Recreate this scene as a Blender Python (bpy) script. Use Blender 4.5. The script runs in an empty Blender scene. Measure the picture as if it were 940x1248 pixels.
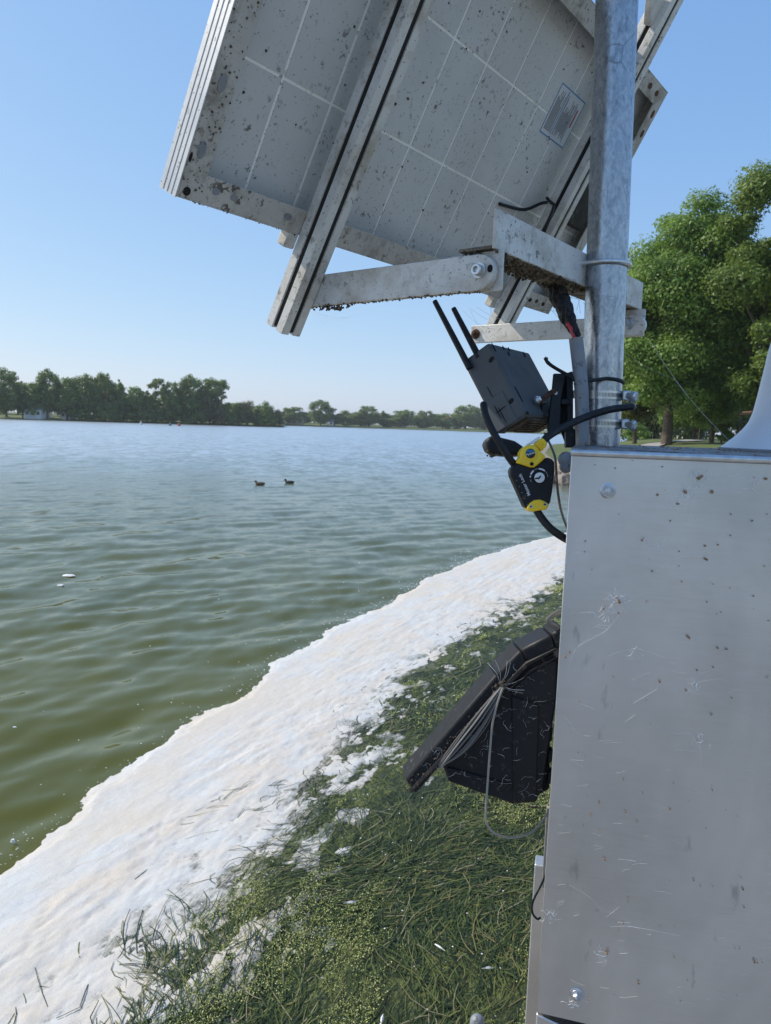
import bpy, math, random
import numpy as np
from mathutils import Vector
random.seed(7); RNG = np.random.default_rng(7)
scene = bpy.context.scene
COL = scene.collection

# ------------------------------------------------------------------ camera
F, CX, CY = 900.0, 470.0, 624.0
H = 2.5
PITCH = math.atan((624 - 518.1) / F); ROLL = 0.0335
fwd = np.array([0, math.cos(PITCH), -math.sin(PITCH)])
r0 = np.array([1.0, 0, 0]); u0 = np.cross(r0, fwd)
cr = math.cos(ROLL) * r0 + math.sin(ROLL) * u0; cu = np.cross(cr, fwd)
CAM = np.array([0, 0, H]); Z = np.array([0, 0, 1.0])
cd = bpy.data.cameras.new("camera"); cam = bpy.data.objects.new("camera", cd); COL.objects.link(cam)
cd.sensor_fit = 'VERTICAL'; cd.sensor_height = 36; cd.lens = F / 1248 * 36
cd.clip_start = 0.05; cd.clip_end = 9000
cd.dof.use_dof = True; cd.dof.focus_distance = 1.08; cd.dof.aperture_fstop = 18.0
from mathutils import Matrix
cam.matrix_world = Matrix(((cr[0], cu[0], -fwd[0], 0), (cr[1], cu[1], -fwd[1], 0), (cr[2], cu[2], -fwd[2], H), (0, 0, 0, 1)))
scene.camera = cam

# ------------------------------------------------------------------ light
SUN_AZ, SUN_EL = 74.0, 42.3          # degrees to the left of the view axis, above the horizon
sd = np.array([-math.sin(math.radians(SUN_AZ)) * math.cos(math.radians(SUN_EL)),
               math.cos(math.radians(SUN_AZ)) * math.cos(math.radians(SUN_EL)), math.sin(math.radians(SUN_EL))])
world = bpy.data.worlds.new("World"); scene.world = world; world.use_nodes = True
wn = world.node_tree; bg = wn.nodes['Background']
sky = wn.nodes.new('ShaderNodeTexSky'); sky.sky_type = 'NISHITA'; sky.sun_disc = False
sky.sun_elevation = math.radians(SUN_EL); sky.sun_rotation = math.radians(-SUN_AZ)
sky.altitude = 0; sky.air_density = 1.0; sky.dust_density = 0.5; sky.ozone_density = 1.5
# gentle tone curve per channel on the whole sky: paler horizon, soft summer blue
sp3 = wn.nodes.new('ShaderNodeSeparateColor'); cb3 = wn.nodes.new('ShaderNodeCombineColor'); wn.links.new(sky.outputs[0], sp3.inputs[0])
for ch, (pw, kk) in enumerate(((.69, .555), (.52, .615), (.29, .745))):
    a1 = wn.nodes.new('ShaderNodeMath'); a1.operation = 'MULTIPLY'; a1.inputs[1].default_value = .15
    a2 = wn.nodes.new('ShaderNodeMath'); a2.operation = 'POWER'; a2.inputs[1].default_value = pw
    a3 = wn.nodes.new('ShaderNodeMath'); a3.operation = 'MULTIPLY'; a3.inputs[1].default_value = kk / .12
    wn.links.new(sp3.outputs[ch], a1.inputs[0]); wn.links.new(a1.outputs[0], a2.inputs[0]); wn.links.new(a2.outputs[0], a3.inputs[0]); wn.links.new(a3.outputs[0], cb3.inputs[ch])
wn.links.new(cb3.outputs[0], bg.inputs[0]); bg.inputs[1].default_value = 0.12
sl = bpy.data.lights.new("sun", 'SUN'); sl.energy = 3.3; sl.angle = math.radians(0.53); sl.color = (1, .92, .78)
so = bpy.data.objects.new("sun", sl); COL.objects.link(so); so.location = (-20, 5, 30)
so.rotation_euler = Vector(sd).to_track_quat('Z', 'Y').to_euler()
scene.view_settings.view_transform = 'Standard'; scene.view_settings.look = 'None'
scene.view_settings.exposure = 0.36; scene.view_settings.gamma = 1.0

# ------------------------------------------------------------------ helpers
def ray(x, y): return (x - CX) / F * cr - (y - CY) / F * cu + fwd
def at(x, y, d): return CAM + ray(x, y) * d
def onplane(x, y, p0, n):
    d = ray(x, y); return CAM + d * ((np.asarray(p0) - CAM) @ n) / (d @ n)
def G(x, y, z=0.0): return onplane(x, y, np.array([0, 0, z]), Z)
def unit(v): v = np.asarray(v, float); return v / np.linalg.norm(v)

class MB:
    def __init__(s): s.v = []; s.f = []
    def add(s, v, f):
        k = len(s.v); s.v += [tuple(p) for p in v]; s.f += [tuple(i + k for i in q) for q in f]; return s
    def box(s, o, ax, ay, az):       # corner o and three edge vectors
        o = np.asarray(o, float); ax, ay, az = map(lambda q: np.asarray(q, float), (ax, ay, az))
        if np.dot(np.cross(ax, ay), az) < 0: ax, ay = ay, ax
        v = [o, o + ax, o + ax + ay, o + ay, o + az, o + ax + az, o + ax + ay + az, o + ay + az]
        return s.add(v, [(0, 3, 2, 1), (4, 5, 6, 7), (0, 1, 5, 4), (1, 2, 6, 5), (2, 3, 7, 6), (3, 0, 4, 7)])
    def prism(s, poly, ext):         # polygon (3D points) extruded along ext
        ext = np.asarray(ext, float); p = [np.asarray(q, float) for q in poly]; n = len(p)
        nr = sum((np.cross(p[i], p[(i + 1) % n]) for i in range(n)), np.zeros(3))
        if nr @ ext > 0: p = p[::-1]
        v = p + [q + ext for q in p]
        f = [tuple(range(n)), tuple(range(2 * n - 1, n - 1, -1))]
        f += [((i + 1) % n, i, i + n, (i + 1) % n + n) for i in range(n)]
        return s.add(v, f)
    def tube(s, pts, r, n=10, cap=True, smooth=0):
        p = [np.asarray(q, float) for q in pts]
        if smooth:
            q = [2 * p[0] - p[1]] + p + [2 * p[-1] - p[-2]]; out = []
            for i in range(1, len(q) - 2):
                for k in range(smooth):
                    t = k / smooth; a, b, c, d = q[i - 1:i + 3]
                    out.append(.5 * (2 * b + (c - a) * t + (2 * a - 5 * b + 4 * c - d) * t * t + (3 * b - a - 3 * c + d) * t ** 3))
            out.append(p[-1]); p = out
        m = len(p); rr = list(np.interp(np.linspace(0, 1, m), np.linspace(0, 1, len(r)), r)) if hasattr(r, '__len__') else [r] * m
        v = []; up = None
        for i in range(m):
            t = unit(p[min(i + 1, m - 1)] - p[max(i - 1, 0)])
            if up is None: up = unit(np.cross(t, [0.31, 0.2, 0.93] if abs(t[2]) < .9 else [1, 0.1, 0]))
            up = unit(up - t * (up @ t)); bi = np.cross(t, up)
            for k in range(n):
                an = 2 * math.pi * k / n; v.append(p[i] + rr[i] * (math.cos(an) * up + math.sin(an) * bi))
        f = [(i * n + k, i * n + (k + 1) % n, (i + 1) * n + (k + 1) % n, (i + 1) * n + k) for i in range(m - 1) for k in range(n)]
        if cap: f += [tuple(range(n - 1, -1, -1)), tuple(range((m - 1) * n, m * n))]
        return s.add(v, f)
    def lathe(s, base, axis, prof, n=24):   # prof: (radius, height)
        axis = unit(axis); base = np.asarray(base, float)
        a = unit(np.cross(axis, [0.3, 0.9, 0.1])); b = np.cross(axis, a); v = []
        for r, h in prof:
            for k in range(n):
                t = 2 * math.pi * k / n; v.append(base + axis * h + r * (math.cos(t) * a + math.sin(t) * b))
        m = len(prof)
        f = [(i * n + k, i * n + (k + 1) % n, (i + 1) * n + (k + 1) % n, (i + 1) * n + k) for i in range(m - 1) for k in range(n)]
        f += [tuple(range(n - 1, -1, -1)), tuple(range((m - 1) * n, m * n))]
        return s.add(v, f)
    def build(s, name, m, parent=None, org=None, bevel=0, smooth=False, seg=2):
        o0 = np.zeros(3)
        if parent is not None:
            q = parent
            while q: o0 = o0 + np.array(q.location); q = q.parent
        org = np.zeros(3) if org is None else np.asarray(org, float) - o0
        me = bpy.data.meshes.new(name)
        me.from_pydata([tuple(np.asarray(p) - o0 - org) for p in s.v], [], s.f); me.update()
        ob = bpy.data.objects.new(name, me); COL.objects.link(ob)
        ob.location = org
        if parent: ob.parent = parent
        me.materials.append(m)
        if smooth: me.polygons.foreach_set('use_smooth', [True] * len(me.polygons)); me.set_sharp_from_angle(angle=math.radians(smooth if smooth is not True else 40))
        if bevel:
            b = ob.modifiers.new('bevel', 'BEVEL'); b.width = bevel; b.segments = seg; b.limit_method = 'ANGLE'; b.angle_limit = math.radians(35)
            me.polygons.foreach_set('use_smooth', [True] * len(me.polygons)); me.set_sharp_from_angle(angle=math.radians(40))
        return ob

def np_mesh(name, v, f, m, parent=None, smooth=False):
    me = bpy.data.meshes.new(name); v = np.ascontiguousarray(v, np.float32); f = np.ascontiguousarray(f, np.int32); k = f.shape[1]
    me.vertices.add(len(v)); me.vertices.foreach_set('co', v.ravel())
    me.loops.add(f.size); me.loops.foreach_set('vertex_index', f.ravel())
    me.polygons.add(len(f)); me.polygons.foreach_set('loop_start', np.arange(0, f.size, k, dtype=np.int32))
    me.polygons.foreach_set('loop_total', np.full(len(f), k, np.int32))
    if smooth: me.polygons.foreach_set('use_smooth', np.ones(len(f), bool))
    me.materials.append(m); me.update(calc_edges=True); me.validate()
    ob = bpy.data.objects.new(name, me); COL.objects.link(ob)
    if parent: ob.parent = parent
    return ob

def tag(o, label, cat, group=None, kind=None):
    o['label'] = label; o['category'] = cat
    if group: o['group'] = group
    if kind: o['kind'] = kind
    return o
def struct(o, label=None, cat=None):
    o['kind'] = 'structure'
    if label: o['label'] = label
    if cat: o['category'] = cat
    return o
def thing(name, label, cat, loc, group=None):
    o = bpy.data.objects.new(name, None); COL.objects.link(o); o.location = tuple(loc); o.empty_display_size = .1
    return tag(o, label, cat, group)
def copy_tree(o, parent=None):
    c = o.copy(); COL.objects.link(c)
    if parent: c.parent = parent
    for ch in o.children: copy_tree(ch, c)
    return c

# numpy value noise
_T = RNG.random((256, 256))
def vnoise(x, y):
    xi = np.floor(x).astype(int); yi = np.floor(y).astype(int); fx = x - xi; fy = y - yi
    fx = fx * fx * (3 - 2 * fx); fy = fy * fy * (3 - 2 * fy)
    g = lambda i, j: _T[i & 255, j & 255]
    return (g(xi, yi) * (1 - fx) + g(xi + 1, yi) * fx) * (1 - fy) + (g(xi, yi + 1) * (1 - fx) + g(xi + 1, yi + 1) * fx) * fy
def fbm(x, y, o=4, gain=.5):
    s = 0; a = 1; t = 0
    for k in range(o):
        s = s + a * vnoise(x * 2 ** k + 17.3 * k, y * 2 ** k + 9.1 * k); t += a; a *= gain
    return s / t
def sstep(a, b, x): t = np.clip((x - a) / (b - a), 0, 1); return t * t * (3 - 2 * t)

# ------------------------------------------------------------------ materials
class NT:
    def __init__(s, name):
        s.m = bpy.data.materials.new(name); s.m.use_nodes = True; s.t = s.m.node_tree
        s.b = s.t.nodes['Principled BSDF']; s.out = s.t.nodes['Material Output']; s.co = None
    def n(s, ty, **k):
        q = s.t.nodes.new(ty)
        for a, b in k.items():
            if a in q.inputs.keys(): q.inputs[a].default_value = b
            else: setattr(q, a, b)
        return q
    def l(s, a, b): s.t.links.new(a, b)
    def coord(s, scale=(1, 1, 1), rot=(0, 0, 0), kind='Object'):
        tc = s.n('ShaderNodeTexCoord'); mp = s.n('ShaderNodeMapping')
        mp.inputs['Scale'].default_value = scale; mp.inputs['Rotation'].default_value = rot
        s.l(tc.outputs[kind], mp.inputs[0]); return mp.outputs[0]
    def noise(s, scale, detail=4, rough=.55, vec=None, dist=0):
        q = s.n('ShaderNodeTexNoise'); q.inputs['Scale'].default_value = scale; q.inputs['Detail'].default_value = detail
        q.inputs['Roughness'].default_value = rough; q.inputs['Distortion'].default_value = dist
        s.l(vec if vec is not None else s.coord(), q.inputs['Vector']); return q.outputs['Fac']
    def voro(s, scale, vec=None, feature='F1', rnd=1.0):
        q = s.n('ShaderNodeTexVoronoi', feature=feature); q.inputs['Scale'].default_value = scale; q.inputs['Randomness'].default_value = rnd
        s.l(vec if vec is not None else s.coord(), q.inputs['Vector']); return q
    def ramp(s, fac, stops, interp='LINEAR'):
        q = s.n('ShaderNodeValToRGB'); q.color_ramp.interpolation = interp; el = q.color_ramp.elements
        while len(el) < len(stops): el.new(.5)
        for e, (p, c) in zip(el, stops): e.position = p; e.color = (c, c, c, 1) if not hasattr(c, '__len__') else (*c, 1)
        s.l(fac, q.inputs[0]); return q.outputs[0]
    def mix(s, fac, a, b):
        q = s.n('ShaderNodeMix', data_type='RGBA')
        if hasattr(fac, 'is_linked'): s.l(fac, q.inputs[0])
        else: q.inputs[0].default_value = fac
        for i, c in ((6, a), (7, b)):
            if hasattr(c, 'is_linked'): s.l(c, q.inputs[i])
            else: q.inputs[i].default_value = (*c, 1)
        return q.outputs[2]
    def math(s, op, a, b=0.0):
        q = s.n('ShaderNodeMath', operation=op)
        for i, c in enumerate((a, b)):
            if hasattr(c, 'is_linked'): s.l(c, q.inputs[i])
            else: q.inputs[i].default_value = c
        return q.outputs[0]
    def set(s, **k):
        for a, b in k.items():
            a = a.replace('_', ' ')
            if hasattr(b, 'is_linked'): s.l(b, s.b.inputs[a])
            else: s.b.inputs[a].default_value = (*b, 1) if hasattr(b, '__len__') else b
        return s
    def bump(s, h, strength=.3, dist=.002):
        q = s.n('ShaderNodeBump'); q.inputs['Strength'].default_value = strength; q.inputs['Distance'].default_value = dist
        s.l(h, q.inputs['Height']); s.l(q.outputs[0], s.b.inputs['Normal']); return s

def dirty(name, base, base2, rough=.5, metal=0.0, speck=(.07, .05, .035), amt=.5, nscale=6, stain=None, sscale=90):
    t = NT(name); c = t.mix(t.ramp(t.noise(nscale, 5), [(.35, 0), (.7, 1)]), base, base2)
    if stain is not None: c = t.mix(t.ramp(t.noise(14, 6, .7), [(.47, 0), (.66, .85)]), c, stain)
    # dark specks of dirt, clustered
    sp = t.math('MULTIPLY', t.ramp(t.noise(sscale, 4, .7), [(.635 - .05 * amt, 0), (.665 - .05 * amt, .9)]), t.ramp(t.noise(9, 4, .65), [(.44, 0), (.60, 1)]))
    c = t.mix(sp, c, speck)
    c = t.mix(t.ramp(t.noise(sscale * 2.6, 2, .6), [(.65, 0), (.70, .7)]), c, speck)
    c = t.mix(t.ramp(t.noise(2.6, 5, .6, dist=.5), [(.45, 0), (.75, .30)]), c, tuple(x * .62 for x in base))
    t.set(Base_Color=c, Roughness=t.ramp(t.noise(30, 4), [(.3, rough * .85), (.7, min(1, rough * 1.2))]), Metallic=metal)
    t.bump(t.noise(120, 3), .12, .001); return t.m
def plain(name, c, rough=.5, metal=0, var=.25, scale=40, bump=.1):
    t = NT(name); d = tuple(x * (1 - var) for x in c); u = tuple(min(1, x * (1 + var)) for x in c)
    t.set(Base_Color=t.mix(t.ramp(t.noise(scale, 4), [(.3, 0), (.7, 1)]), d, u), Roughness=rough, Metallic=metal)
    t.bump(t.noise(scale * 6, 2), bump, .001); return t.m
def dusty(name, c, dust, rough=.5, amt=.5, scale=60):
    t = NT(name); t.set(Specular_IOR_Level=.3); k = t.math('MULTIPLY', t.ramp(t.noise(scale, 6, .7), [(.62 - .12 * amt, 0), (.80 - .1 * amt, 1)]), t.ramp(t.noise(13, 3), [(.38, .1), (.62, 1)]))
    t.set(Base_Color=t.mix(k, t.mix(t.noise(9, 4), c, tuple(x * 1.5 for x in c)), dust), Roughness=t.ramp(t.noise(25), [(.3, rough * .8), (.7, rough * 1.2)]))
    t.bump(t.noise(220, 2), .18, .001); return t.m

M = {}
M['alu'] = dirty('weathered aluminium', (.74, .715, .66), (.60, .575, .52), .5, .08, amt=1.25, stain=(.40, .34, .26))
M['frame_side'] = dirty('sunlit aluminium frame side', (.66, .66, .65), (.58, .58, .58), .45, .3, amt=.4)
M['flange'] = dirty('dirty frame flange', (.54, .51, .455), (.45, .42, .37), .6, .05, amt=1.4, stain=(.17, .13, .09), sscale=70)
M['sheet'] = dirty('panel sheet seams', (.97, .95, .89), (.92, .90, .85), .5, 0, amt=.6)
M['cell'] = dirty('panel back cells', (.63, .625, .60), (.56, .555, .535), .5, 0, amt=.75, sscale=75)
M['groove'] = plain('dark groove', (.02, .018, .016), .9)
M['black_rubber'] = dusty('black rubber', (.012, .012, .013), (.16, .13, .10), .45, .35)
M['tape'] = dusty('black tape', (.012, .011, .012), (.17, .13, .09), .55, .7, 90)
M['black_plastic'] = dusty('dusty black plastic', (.0085, .0088, .0105), (.15, .135, .115), .5, .36, 110)
M['grime'] = plain('brown grime', (.10, .075, .05), .95, 0, .6, 60, .6)
M['camera_grey'] = dusty('slate grey powder coat', (.072, .079, .084), (.18, .16, .14), .55, .2, 50)
M['slot'] = plain('dark slot', (.006, .006, .006), .9)
M['bracket'] = dusty('black bracket plate', (.016, .019, .022), (.13, .12, .10), .5, .15)
M['yellow'] = dusty('yellow plastic', (.74, .50, .03), (.10, .07, .03), .38, .22, 70)
M['white_print'] = plain('white print', (.72, .72, .72), .5, 0, .05)
M['blue_print'] = plain('blue print', (.02, .17, .36), .5, 0, .1)
M['logo_dark'] = plain('dark logo disc', (.01, .015, .02), .35, 0, .1)
M['steel'] = plain('bright steel', (.62, .62, .61), .30, .9, .15, 80)
M['bolt'] = plain('zinc bolt', (.55, .56, .58), .34, .85, .25, 90)
M['rust'] = plain('rusty bolt', (.10, .05, .03), .8, .3, .5, 120)
M['grey_cable'] = dusty('grey cable', (.11, .105, .10), (.20, .17, .13), .6, .3, 120)
M['light_cable'] = dusty('light grey cable', (.22, .21, .19), (.14, .11, .08), .55, .3, 120)
M['red_wire'] = plain('red wire', (.50, .02, .03), .4, 0, .15)
M['web'] = plain('cobweb silk', (.88, .86, .82), .8, 0, .2)
M['debris'] = plain('brown debris', (.30, .19, .11), .9, 0, .5, 300)
M['dirt_metal'] = dirty('grimy bracket underside', (.20, .165, .12), (.30, .26, .20), .9, 0, amt=2.0, stain=(.10, .075, .05), sscale=60)
M['dome'] = plain('white dome plastic', (.72, .74, .78), .35, 0, .04, 8, .03)
M['conduit'] = dirty('grey conduit', (.27, .29, .32), (.20, .22, .24), .55, .2, amt=1.1, stain=(.30, .25, .20), sscale=60)
M['label'] = plain('silver label', (.66, .67, .68), .4, .2, .06)
M['label_text'] = plain('grey label print', (.22, .23, .24), .6, 0, .1)
M['label_blue'] = plain('label blue line', (.05, .22, .42), .5, 0, .1)

def galv():
    t = NT('galvanised pole'); v = t.voro(260, t.coord((1, 1, .6)))
    c = t.mix(t.ramp(v.outputs['Color'], [(0, 0), (1, 1)]), (.34, .365, .39), (.52, .54, .565))
    c = t.mix(t.ramp(t.noise(110, 6, .75, t.coord((1, 1, .35))), [(.51, 0), (.64, .75)]), c, (.20, .22, .25))
    c = t.mix(t.ramp(t.noise(9, 8, .75, dist=1.2), [(.60, 0), (.68, .7)]), c, (.12, .13, .15))
    cr_ = t.voro(17, t.coord((1, 1, .8)), 'DISTANCE_TO_EDGE'); lines = t.ramp(cr_.outputs['Distance'], [(.0, 1), (.018, 0)])
    lines = t.math('MULTIPLY', lines, t.ramp(t.noise(6, 3), [(.52, 0), (.6, .6)])); c = t.mix(lines, c, (.08, .085, .1))
    t.set(Base_Color=c, Metallic=.78, Roughness=t.ramp(t.noise(45, 5), [(.3, .20), (.75, .36)])); t.bump(t.noise(90, 5, .6), .22, .0015); return t.m
M['galv'] = galv()
def brushed():
    t = NT('brushed cabinet metal'); st = t.noise(22, 4, .6, t.coord((1.0, 1.0, 14)))
    c = t.mix(t.ramp(st, [(.3, 0), (.7, 1)]), (.60, .585, .56), (.67, .655, .63))
    c = t.mix(t.ramp(t.noise(5, 4, .6), [(.35, 0), (.7, 1)]), c, (.76, .745, .72))
    sp = t.math('MULTIPLY', t.ramp(t.noise(48, 3, .6), [(.70, 0), (.73, .7)]), t.ramp(t.noise(7, 2), [(.45, 0), (.6, 1)]))
    c = t.mix(sp, c, (.15, .14, .13))
    c = t.mix(t.ramp(t.noise(26, 5, .6, t.coord((1, 1, .35))), [(.66, 0), (.72, .45)]), c, (.22, .225, .23))
    # broad slanting bands: soft tree shadow and reflection painted into the colour
    shade_band = t.noise(3.2, 4, .55, t.coord((1.6, 1.6, .55), (0, .45, 0)), .6); c = t.mix(t.ramp(shade_band, [(.40, 0), (.62, .42)]), c, (.42, .415, .405))
    # fine pale scratches
    sc = t.voro(9, t.coord((2.2, 2.2, 5), (0.2, .35, 0)), 'DISTANCE_TO_EDGE')
    sk = t.math('MULTIPLY', t.ramp(sc.outputs['Distance'], [(0, 1), (.006, 0)]), t.ramp(t.noise(10, 3), [(.55, 0), (.62, .6)])); c = t.mix(sk, c, (.62, .62, .6))
    t.set(Base_Color=c, Metallic=.92, Roughness=t.ramp(st, [(.3, .33), (.7, .42)])); t.bump(t.noise(30, 3, .5, t.coord((1, 1, 10))), .05, .001); return t.m
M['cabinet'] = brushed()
def top_metal():
    t = NT('dirty cabinet top'); k = t.ramp(t.noise(35, 6, .7), [(.42, 0), (.6, 1)])
    t.set(Base_Color=t.mix(k, (.30, .30, .31), (.10, .09, .08)), Metallic=.3, Roughness=.55); t.bump(t.noise(90, 4), .4, .003); return t.m
M['top'] = top_metal()

def water_mat():
    t = NT('lake water'); geo = t.n('ShaderNodeNewGeometry')
    mp = t.n('ShaderNodeMapping'); mp.inputs['Rotation'].default_value = (0, 0, math.radians(37)); mp.inputs['Scale'].default_value = (1, .45, 1)
    t.l(geo.outputs['Position'], mp.inputs[0])
    c = t.mix(t.ramp(t.noise(.5, 4, .55, mp.outputs[0]), [(.35, 0), (.65, 1)]), (.080, .083, .008), (.100, .100, .014))
    ln = t.n('ShaderNodeVectorMath', operation='LENGTH'); t.l(geo.outputs['Position'], ln.inputs[0])   # sheltered by the shore, wind ruffled farther out
    rg = t.ramp(t.math('MULTIPLY', ln.outputs['Value'], .01), [(.06, .06), (.22, .16), (.55, .34)])
    # small ripples: facet slopes added to the surface normal, so they keep their spread into the distance
    nrm = geo.outputs['Normal']
    for sc, amp in ((2.6, .18), (.9, .15), (8, .08)):
        nz = t.n('ShaderNodeTexNoise'); nz.inputs['Scale'].default_value = sc; nz.inputs['Detail'].default_value = 2.5; nz.inputs['Roughness'].default_value = .5; t.l(mp.outputs[0], nz.inputs['Vector'])
        v1 = t.n('ShaderNodeVectorMath', operation='SUBTRACT'); t.l(nz.outputs['Color'], v1.inputs[0]); v1.inputs[1].default_value = (.5, .5, .5)
        v2 = t.n('ShaderNodeVectorMath', operation='MULTIPLY'); t.l(v1.outputs[0], v2.inputs[0]); v2.inputs[1].default_value = (amp, amp, 0)
        v3 = t.n('ShaderNodeVectorMath', operation='ADD'); t.l(nrm, v3.inputs[0]); t.l(v2.outputs[0], v3.inputs[1]); nrm = v3.outputs[0]
    v4 = t.n('ShaderNodeVectorMath', operation='NORMALIZE'); t.l(nrm, v4.inputs[0])
    body = t.n('ShaderNodeBsdfDiffuse'); t.l(c, body.inputs[0]); gl = t.n('ShaderNodeBsdfGlossy', distribution='MULTI_GGX'); gl.inputs[0].default_value = (.89, .91, .91, 1)
    t.l(rg, gl.inputs['Roughness']); t.l(v4.outputs[0], gl.inputs['Normal'])
    fr = t.n('ShaderNodeFresnel'); fr.inputs['IOR'].default_value = 1.333; t.l(v4.outputs[0], fr.inputs['Normal'])
    mx = t.n('ShaderNodeMixShader'); t.l(fr.outputs[0], mx.inputs[0]); t.l(body.outputs[0], mx.inputs[1]); t.l(gl.outputs[0], mx.inputs[2]); t.l(mx.outputs[0], t.out.inputs[0]); return t.m
M['water'] = water_mat()
def film_nodes(t, c, st, lo, hi):
    at_ = t.n('ShaderNodeAttribute', attribute_name='film'); nz = t.noise(55, 6, .8, st); n2 = t.noise(9, 5, .7, st)
    k = t.math('ADD', at_.outputs['Fac'], t.math('ADD', t.math('MULTIPLY', nz, 1.9), t.math('MULTIPLY', n2, 1.2)))
    return t.ramp(t.math('MULTIPLY', k, .25), [(lo * .25, 0), (hi * .25, 1)])
def foam_col(t, st):
    c = t.mix(t.ramp(t.noise(2.2, 6, .62, st, .8), [(.42, 0), (.66, 1)]), (.64, .64, .615), (.67, .585, .48))
    c = t.mix(t.ramp(t.noise(5, 6, .65, st, 1.8), [(.56, 0), (.68, .55)]), c, (.56, .46, .34))
    c = t.mix(t.ramp(t.noise(11, 5, .7, st, .6), [(.48, 0), (.66, .4)]), c, (.46, .47, .47))
    c = t.mix(t.ramp(t.noise(.9, 4, .6, st, .5), [(.46, 0), (.62, .55)]), c, (.66, .57, .45))
    c = t.mix(t.ramp(t.noise(150, 4, .8), [(.45, 0), (.62, .30)]), c, (.42, .42, .40))
    c = t.mix(t.ramp(t.noise(38, 5, .75, st), [(.56, 0), (.68, .35)]), c, (.44, .44, .41))
    return t.mix(t.ramp(t.noise(70, 3, .6), [(.67, 0), (.73, .6)]), c, (.25, .24, .17))
def strk(t, a, b):
    vec = t.coord((1, 1, 1), (0, 0, math.radians(24))); st = t.n('ShaderNodeMapping'); st.inputs['Scale'].default_value = (a, b, 1); t.l(vec, st.inputs[0]); return st.outputs[0]
def foam_mat():
    t = NT('white foam'); st = strk(t, 1.4, .7); c = foam_col(t, st)
    k = film_nodes(t, c, st, 1.15, 1.80); c = t.mix(k, t.mix(t.noise(22, 4, .6, st), (.05, .065, .035), (.24, .25, .24)), c)
    t.set(Base_Color=c, Roughness=.8); hb = t.math('ADD', t.noise(140, 4, .65), t.math('MULTIPLY', t.noise(18, 5, .6, st), 2.5)); t.bump(hb, .3, .006); return t.m
M['foam'] = foam_mat()
def mat_mat():
    t = NT('floating weed mat'); st = strk(t, 2.2, .8)
    c = t.mix(t.ramp(t.noise(14, 6, .75, st), [(.38, 0), (.62, 1)]), (.008, .014, .006), (.034, .050, .014))
    pt = t.math('MULTIPLY', t.ramp(t.noise(1.9, 4, .65, st, .6), [(.42, 0), (.58, 1)]), t.ramp(t.noise(46, 5, .75, st), [(.46, 0), (.60, .9)])); c = t.mix(pt, c, (.22, .25, .065))
    c = t.mix(t.ramp(t.noise(24, 5, .7, st), [(.64, 0), (.72, .5)]), c, (.33, .35, .28))
    k = film_nodes(t, c, st, 1.25, 1.75); c = t.mix(k, c, foam_col(t, st))
    t.set(Base_Color=c, Roughness=t.ramp(t.noise(16, 4), [(.4, .40), (.6, .8)]), Specular_IOR_Level=.3); t.bump(t.noise(45, 5, .7, st), .7, .02); return t.m
M['mat'] = mat_mat()
def blade_mat():
    t = NT('eelgrass blade'); g = t.n('ShaderNodeNewGeometry')
    c = t.ramp(g.outputs['Random Per Island'], [(0, (.009, .017, .006)), (.40, (.030, .051, .012)), (.66, (.076, .104, .024)), (.85, (.155, .175, .046)), (.94, (.19, .165, .06)), (1, (.30, .27, .17))])
    t.set(Base_Color=c, Roughness=.42, Specular_IOR_Level=.3); return t.m
M['blade'] = blade_mat()
def alg_mat():
    t = NT('algae fleck'); g = t.n('ShaderNodeNewGeometry')
    t.set(Base_Color=t.ramp(g.outputs['Random Per Island'], [(0, (.15, .20, .04)), (.5, (.33, .37, .09)), (1, (.56, .58, .28))]), Roughness=.7); return t.m
M['algae'] = alg_mat()
M['fleck'] = plain('white fleck', (.75, .75, .73), .8, 0, .1)

def leaf_mat(name, dark, mid, light, trans=.42, nscale=.35):
    t = NT(name); g = t.n('ShaderNodeNewGeometry'); oi = t.n('ShaderNodeObjectInfo')
    k = t.math('ADD', t.math('MULTIPLY', t.ramp(t.noise(nscale, 3), [(.3, 0), (.7, 1)]), .6), t.math('MULTIPLY', g.outputs['Random Per Island'], .4))
    c = t.ramp(k, [(.1, dark), (.5, mid), (.9, light)])
    hs = t.n('ShaderNodeHueSaturation'); t.l(c, hs.inputs['Color'])
    t.l(t.math('ADD', t.math('MULTIPLY', oi.outputs['Random'], .014), .503), hs.inputs['Hue'])
    t.l(t.math('ADD', t.math('MULTIPLY', oi.outputs['Random'], .35), .82), hs.inputs['Value'])
    t.set(Base_Color=hs.outputs[0], Roughness=.5)
    tr = t.n('ShaderNodeBsdfTranslucent'); t.l(hs.outputs[0], tr.inputs[0]); mx = t.n('ShaderNodeMixShader'); mx.inputs[0].default_value = trans
    t.l(t.b.outputs[0], mx.inputs[1]); t.l(tr.outputs[0], mx.inputs[2]); t.l(mx.outputs[0], t.out.inputs[0]); return t.m
M['leaf'] = leaf_mat('park leaves', (.105, .165, .028), (.20, .29, .05), (.31, .41, .085))
M['leaf_yellow'] = leaf_mat('yellow green leaves', (.07, .10, .012), (.13, .16, .02), (.20, .22, .03), .45)
M['leaf_far'] = leaf_mat('far leaves', (.125, .175, .045), (.21, .275, .07), (.30, .37, .105))
M['leaf_brown'] = leaf_mat('brownish bush leaves', (.11, .105, .05), (.19, .17, .075), (.26, .23, .10))
M['leaf_light'] = leaf_mat('light far leaves', (.15, .20, .055), (.25, .31, .085), (.34, .40, .12))
M['leaf_willow'] = leaf_mat('willow leaves', (.06, .085, .022), (.10, .13, .035), (.15, .18, .05))
M['bark'] = plain('bark', (.11, .085, .06), .95, 0, .5, 6, .6)
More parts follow.
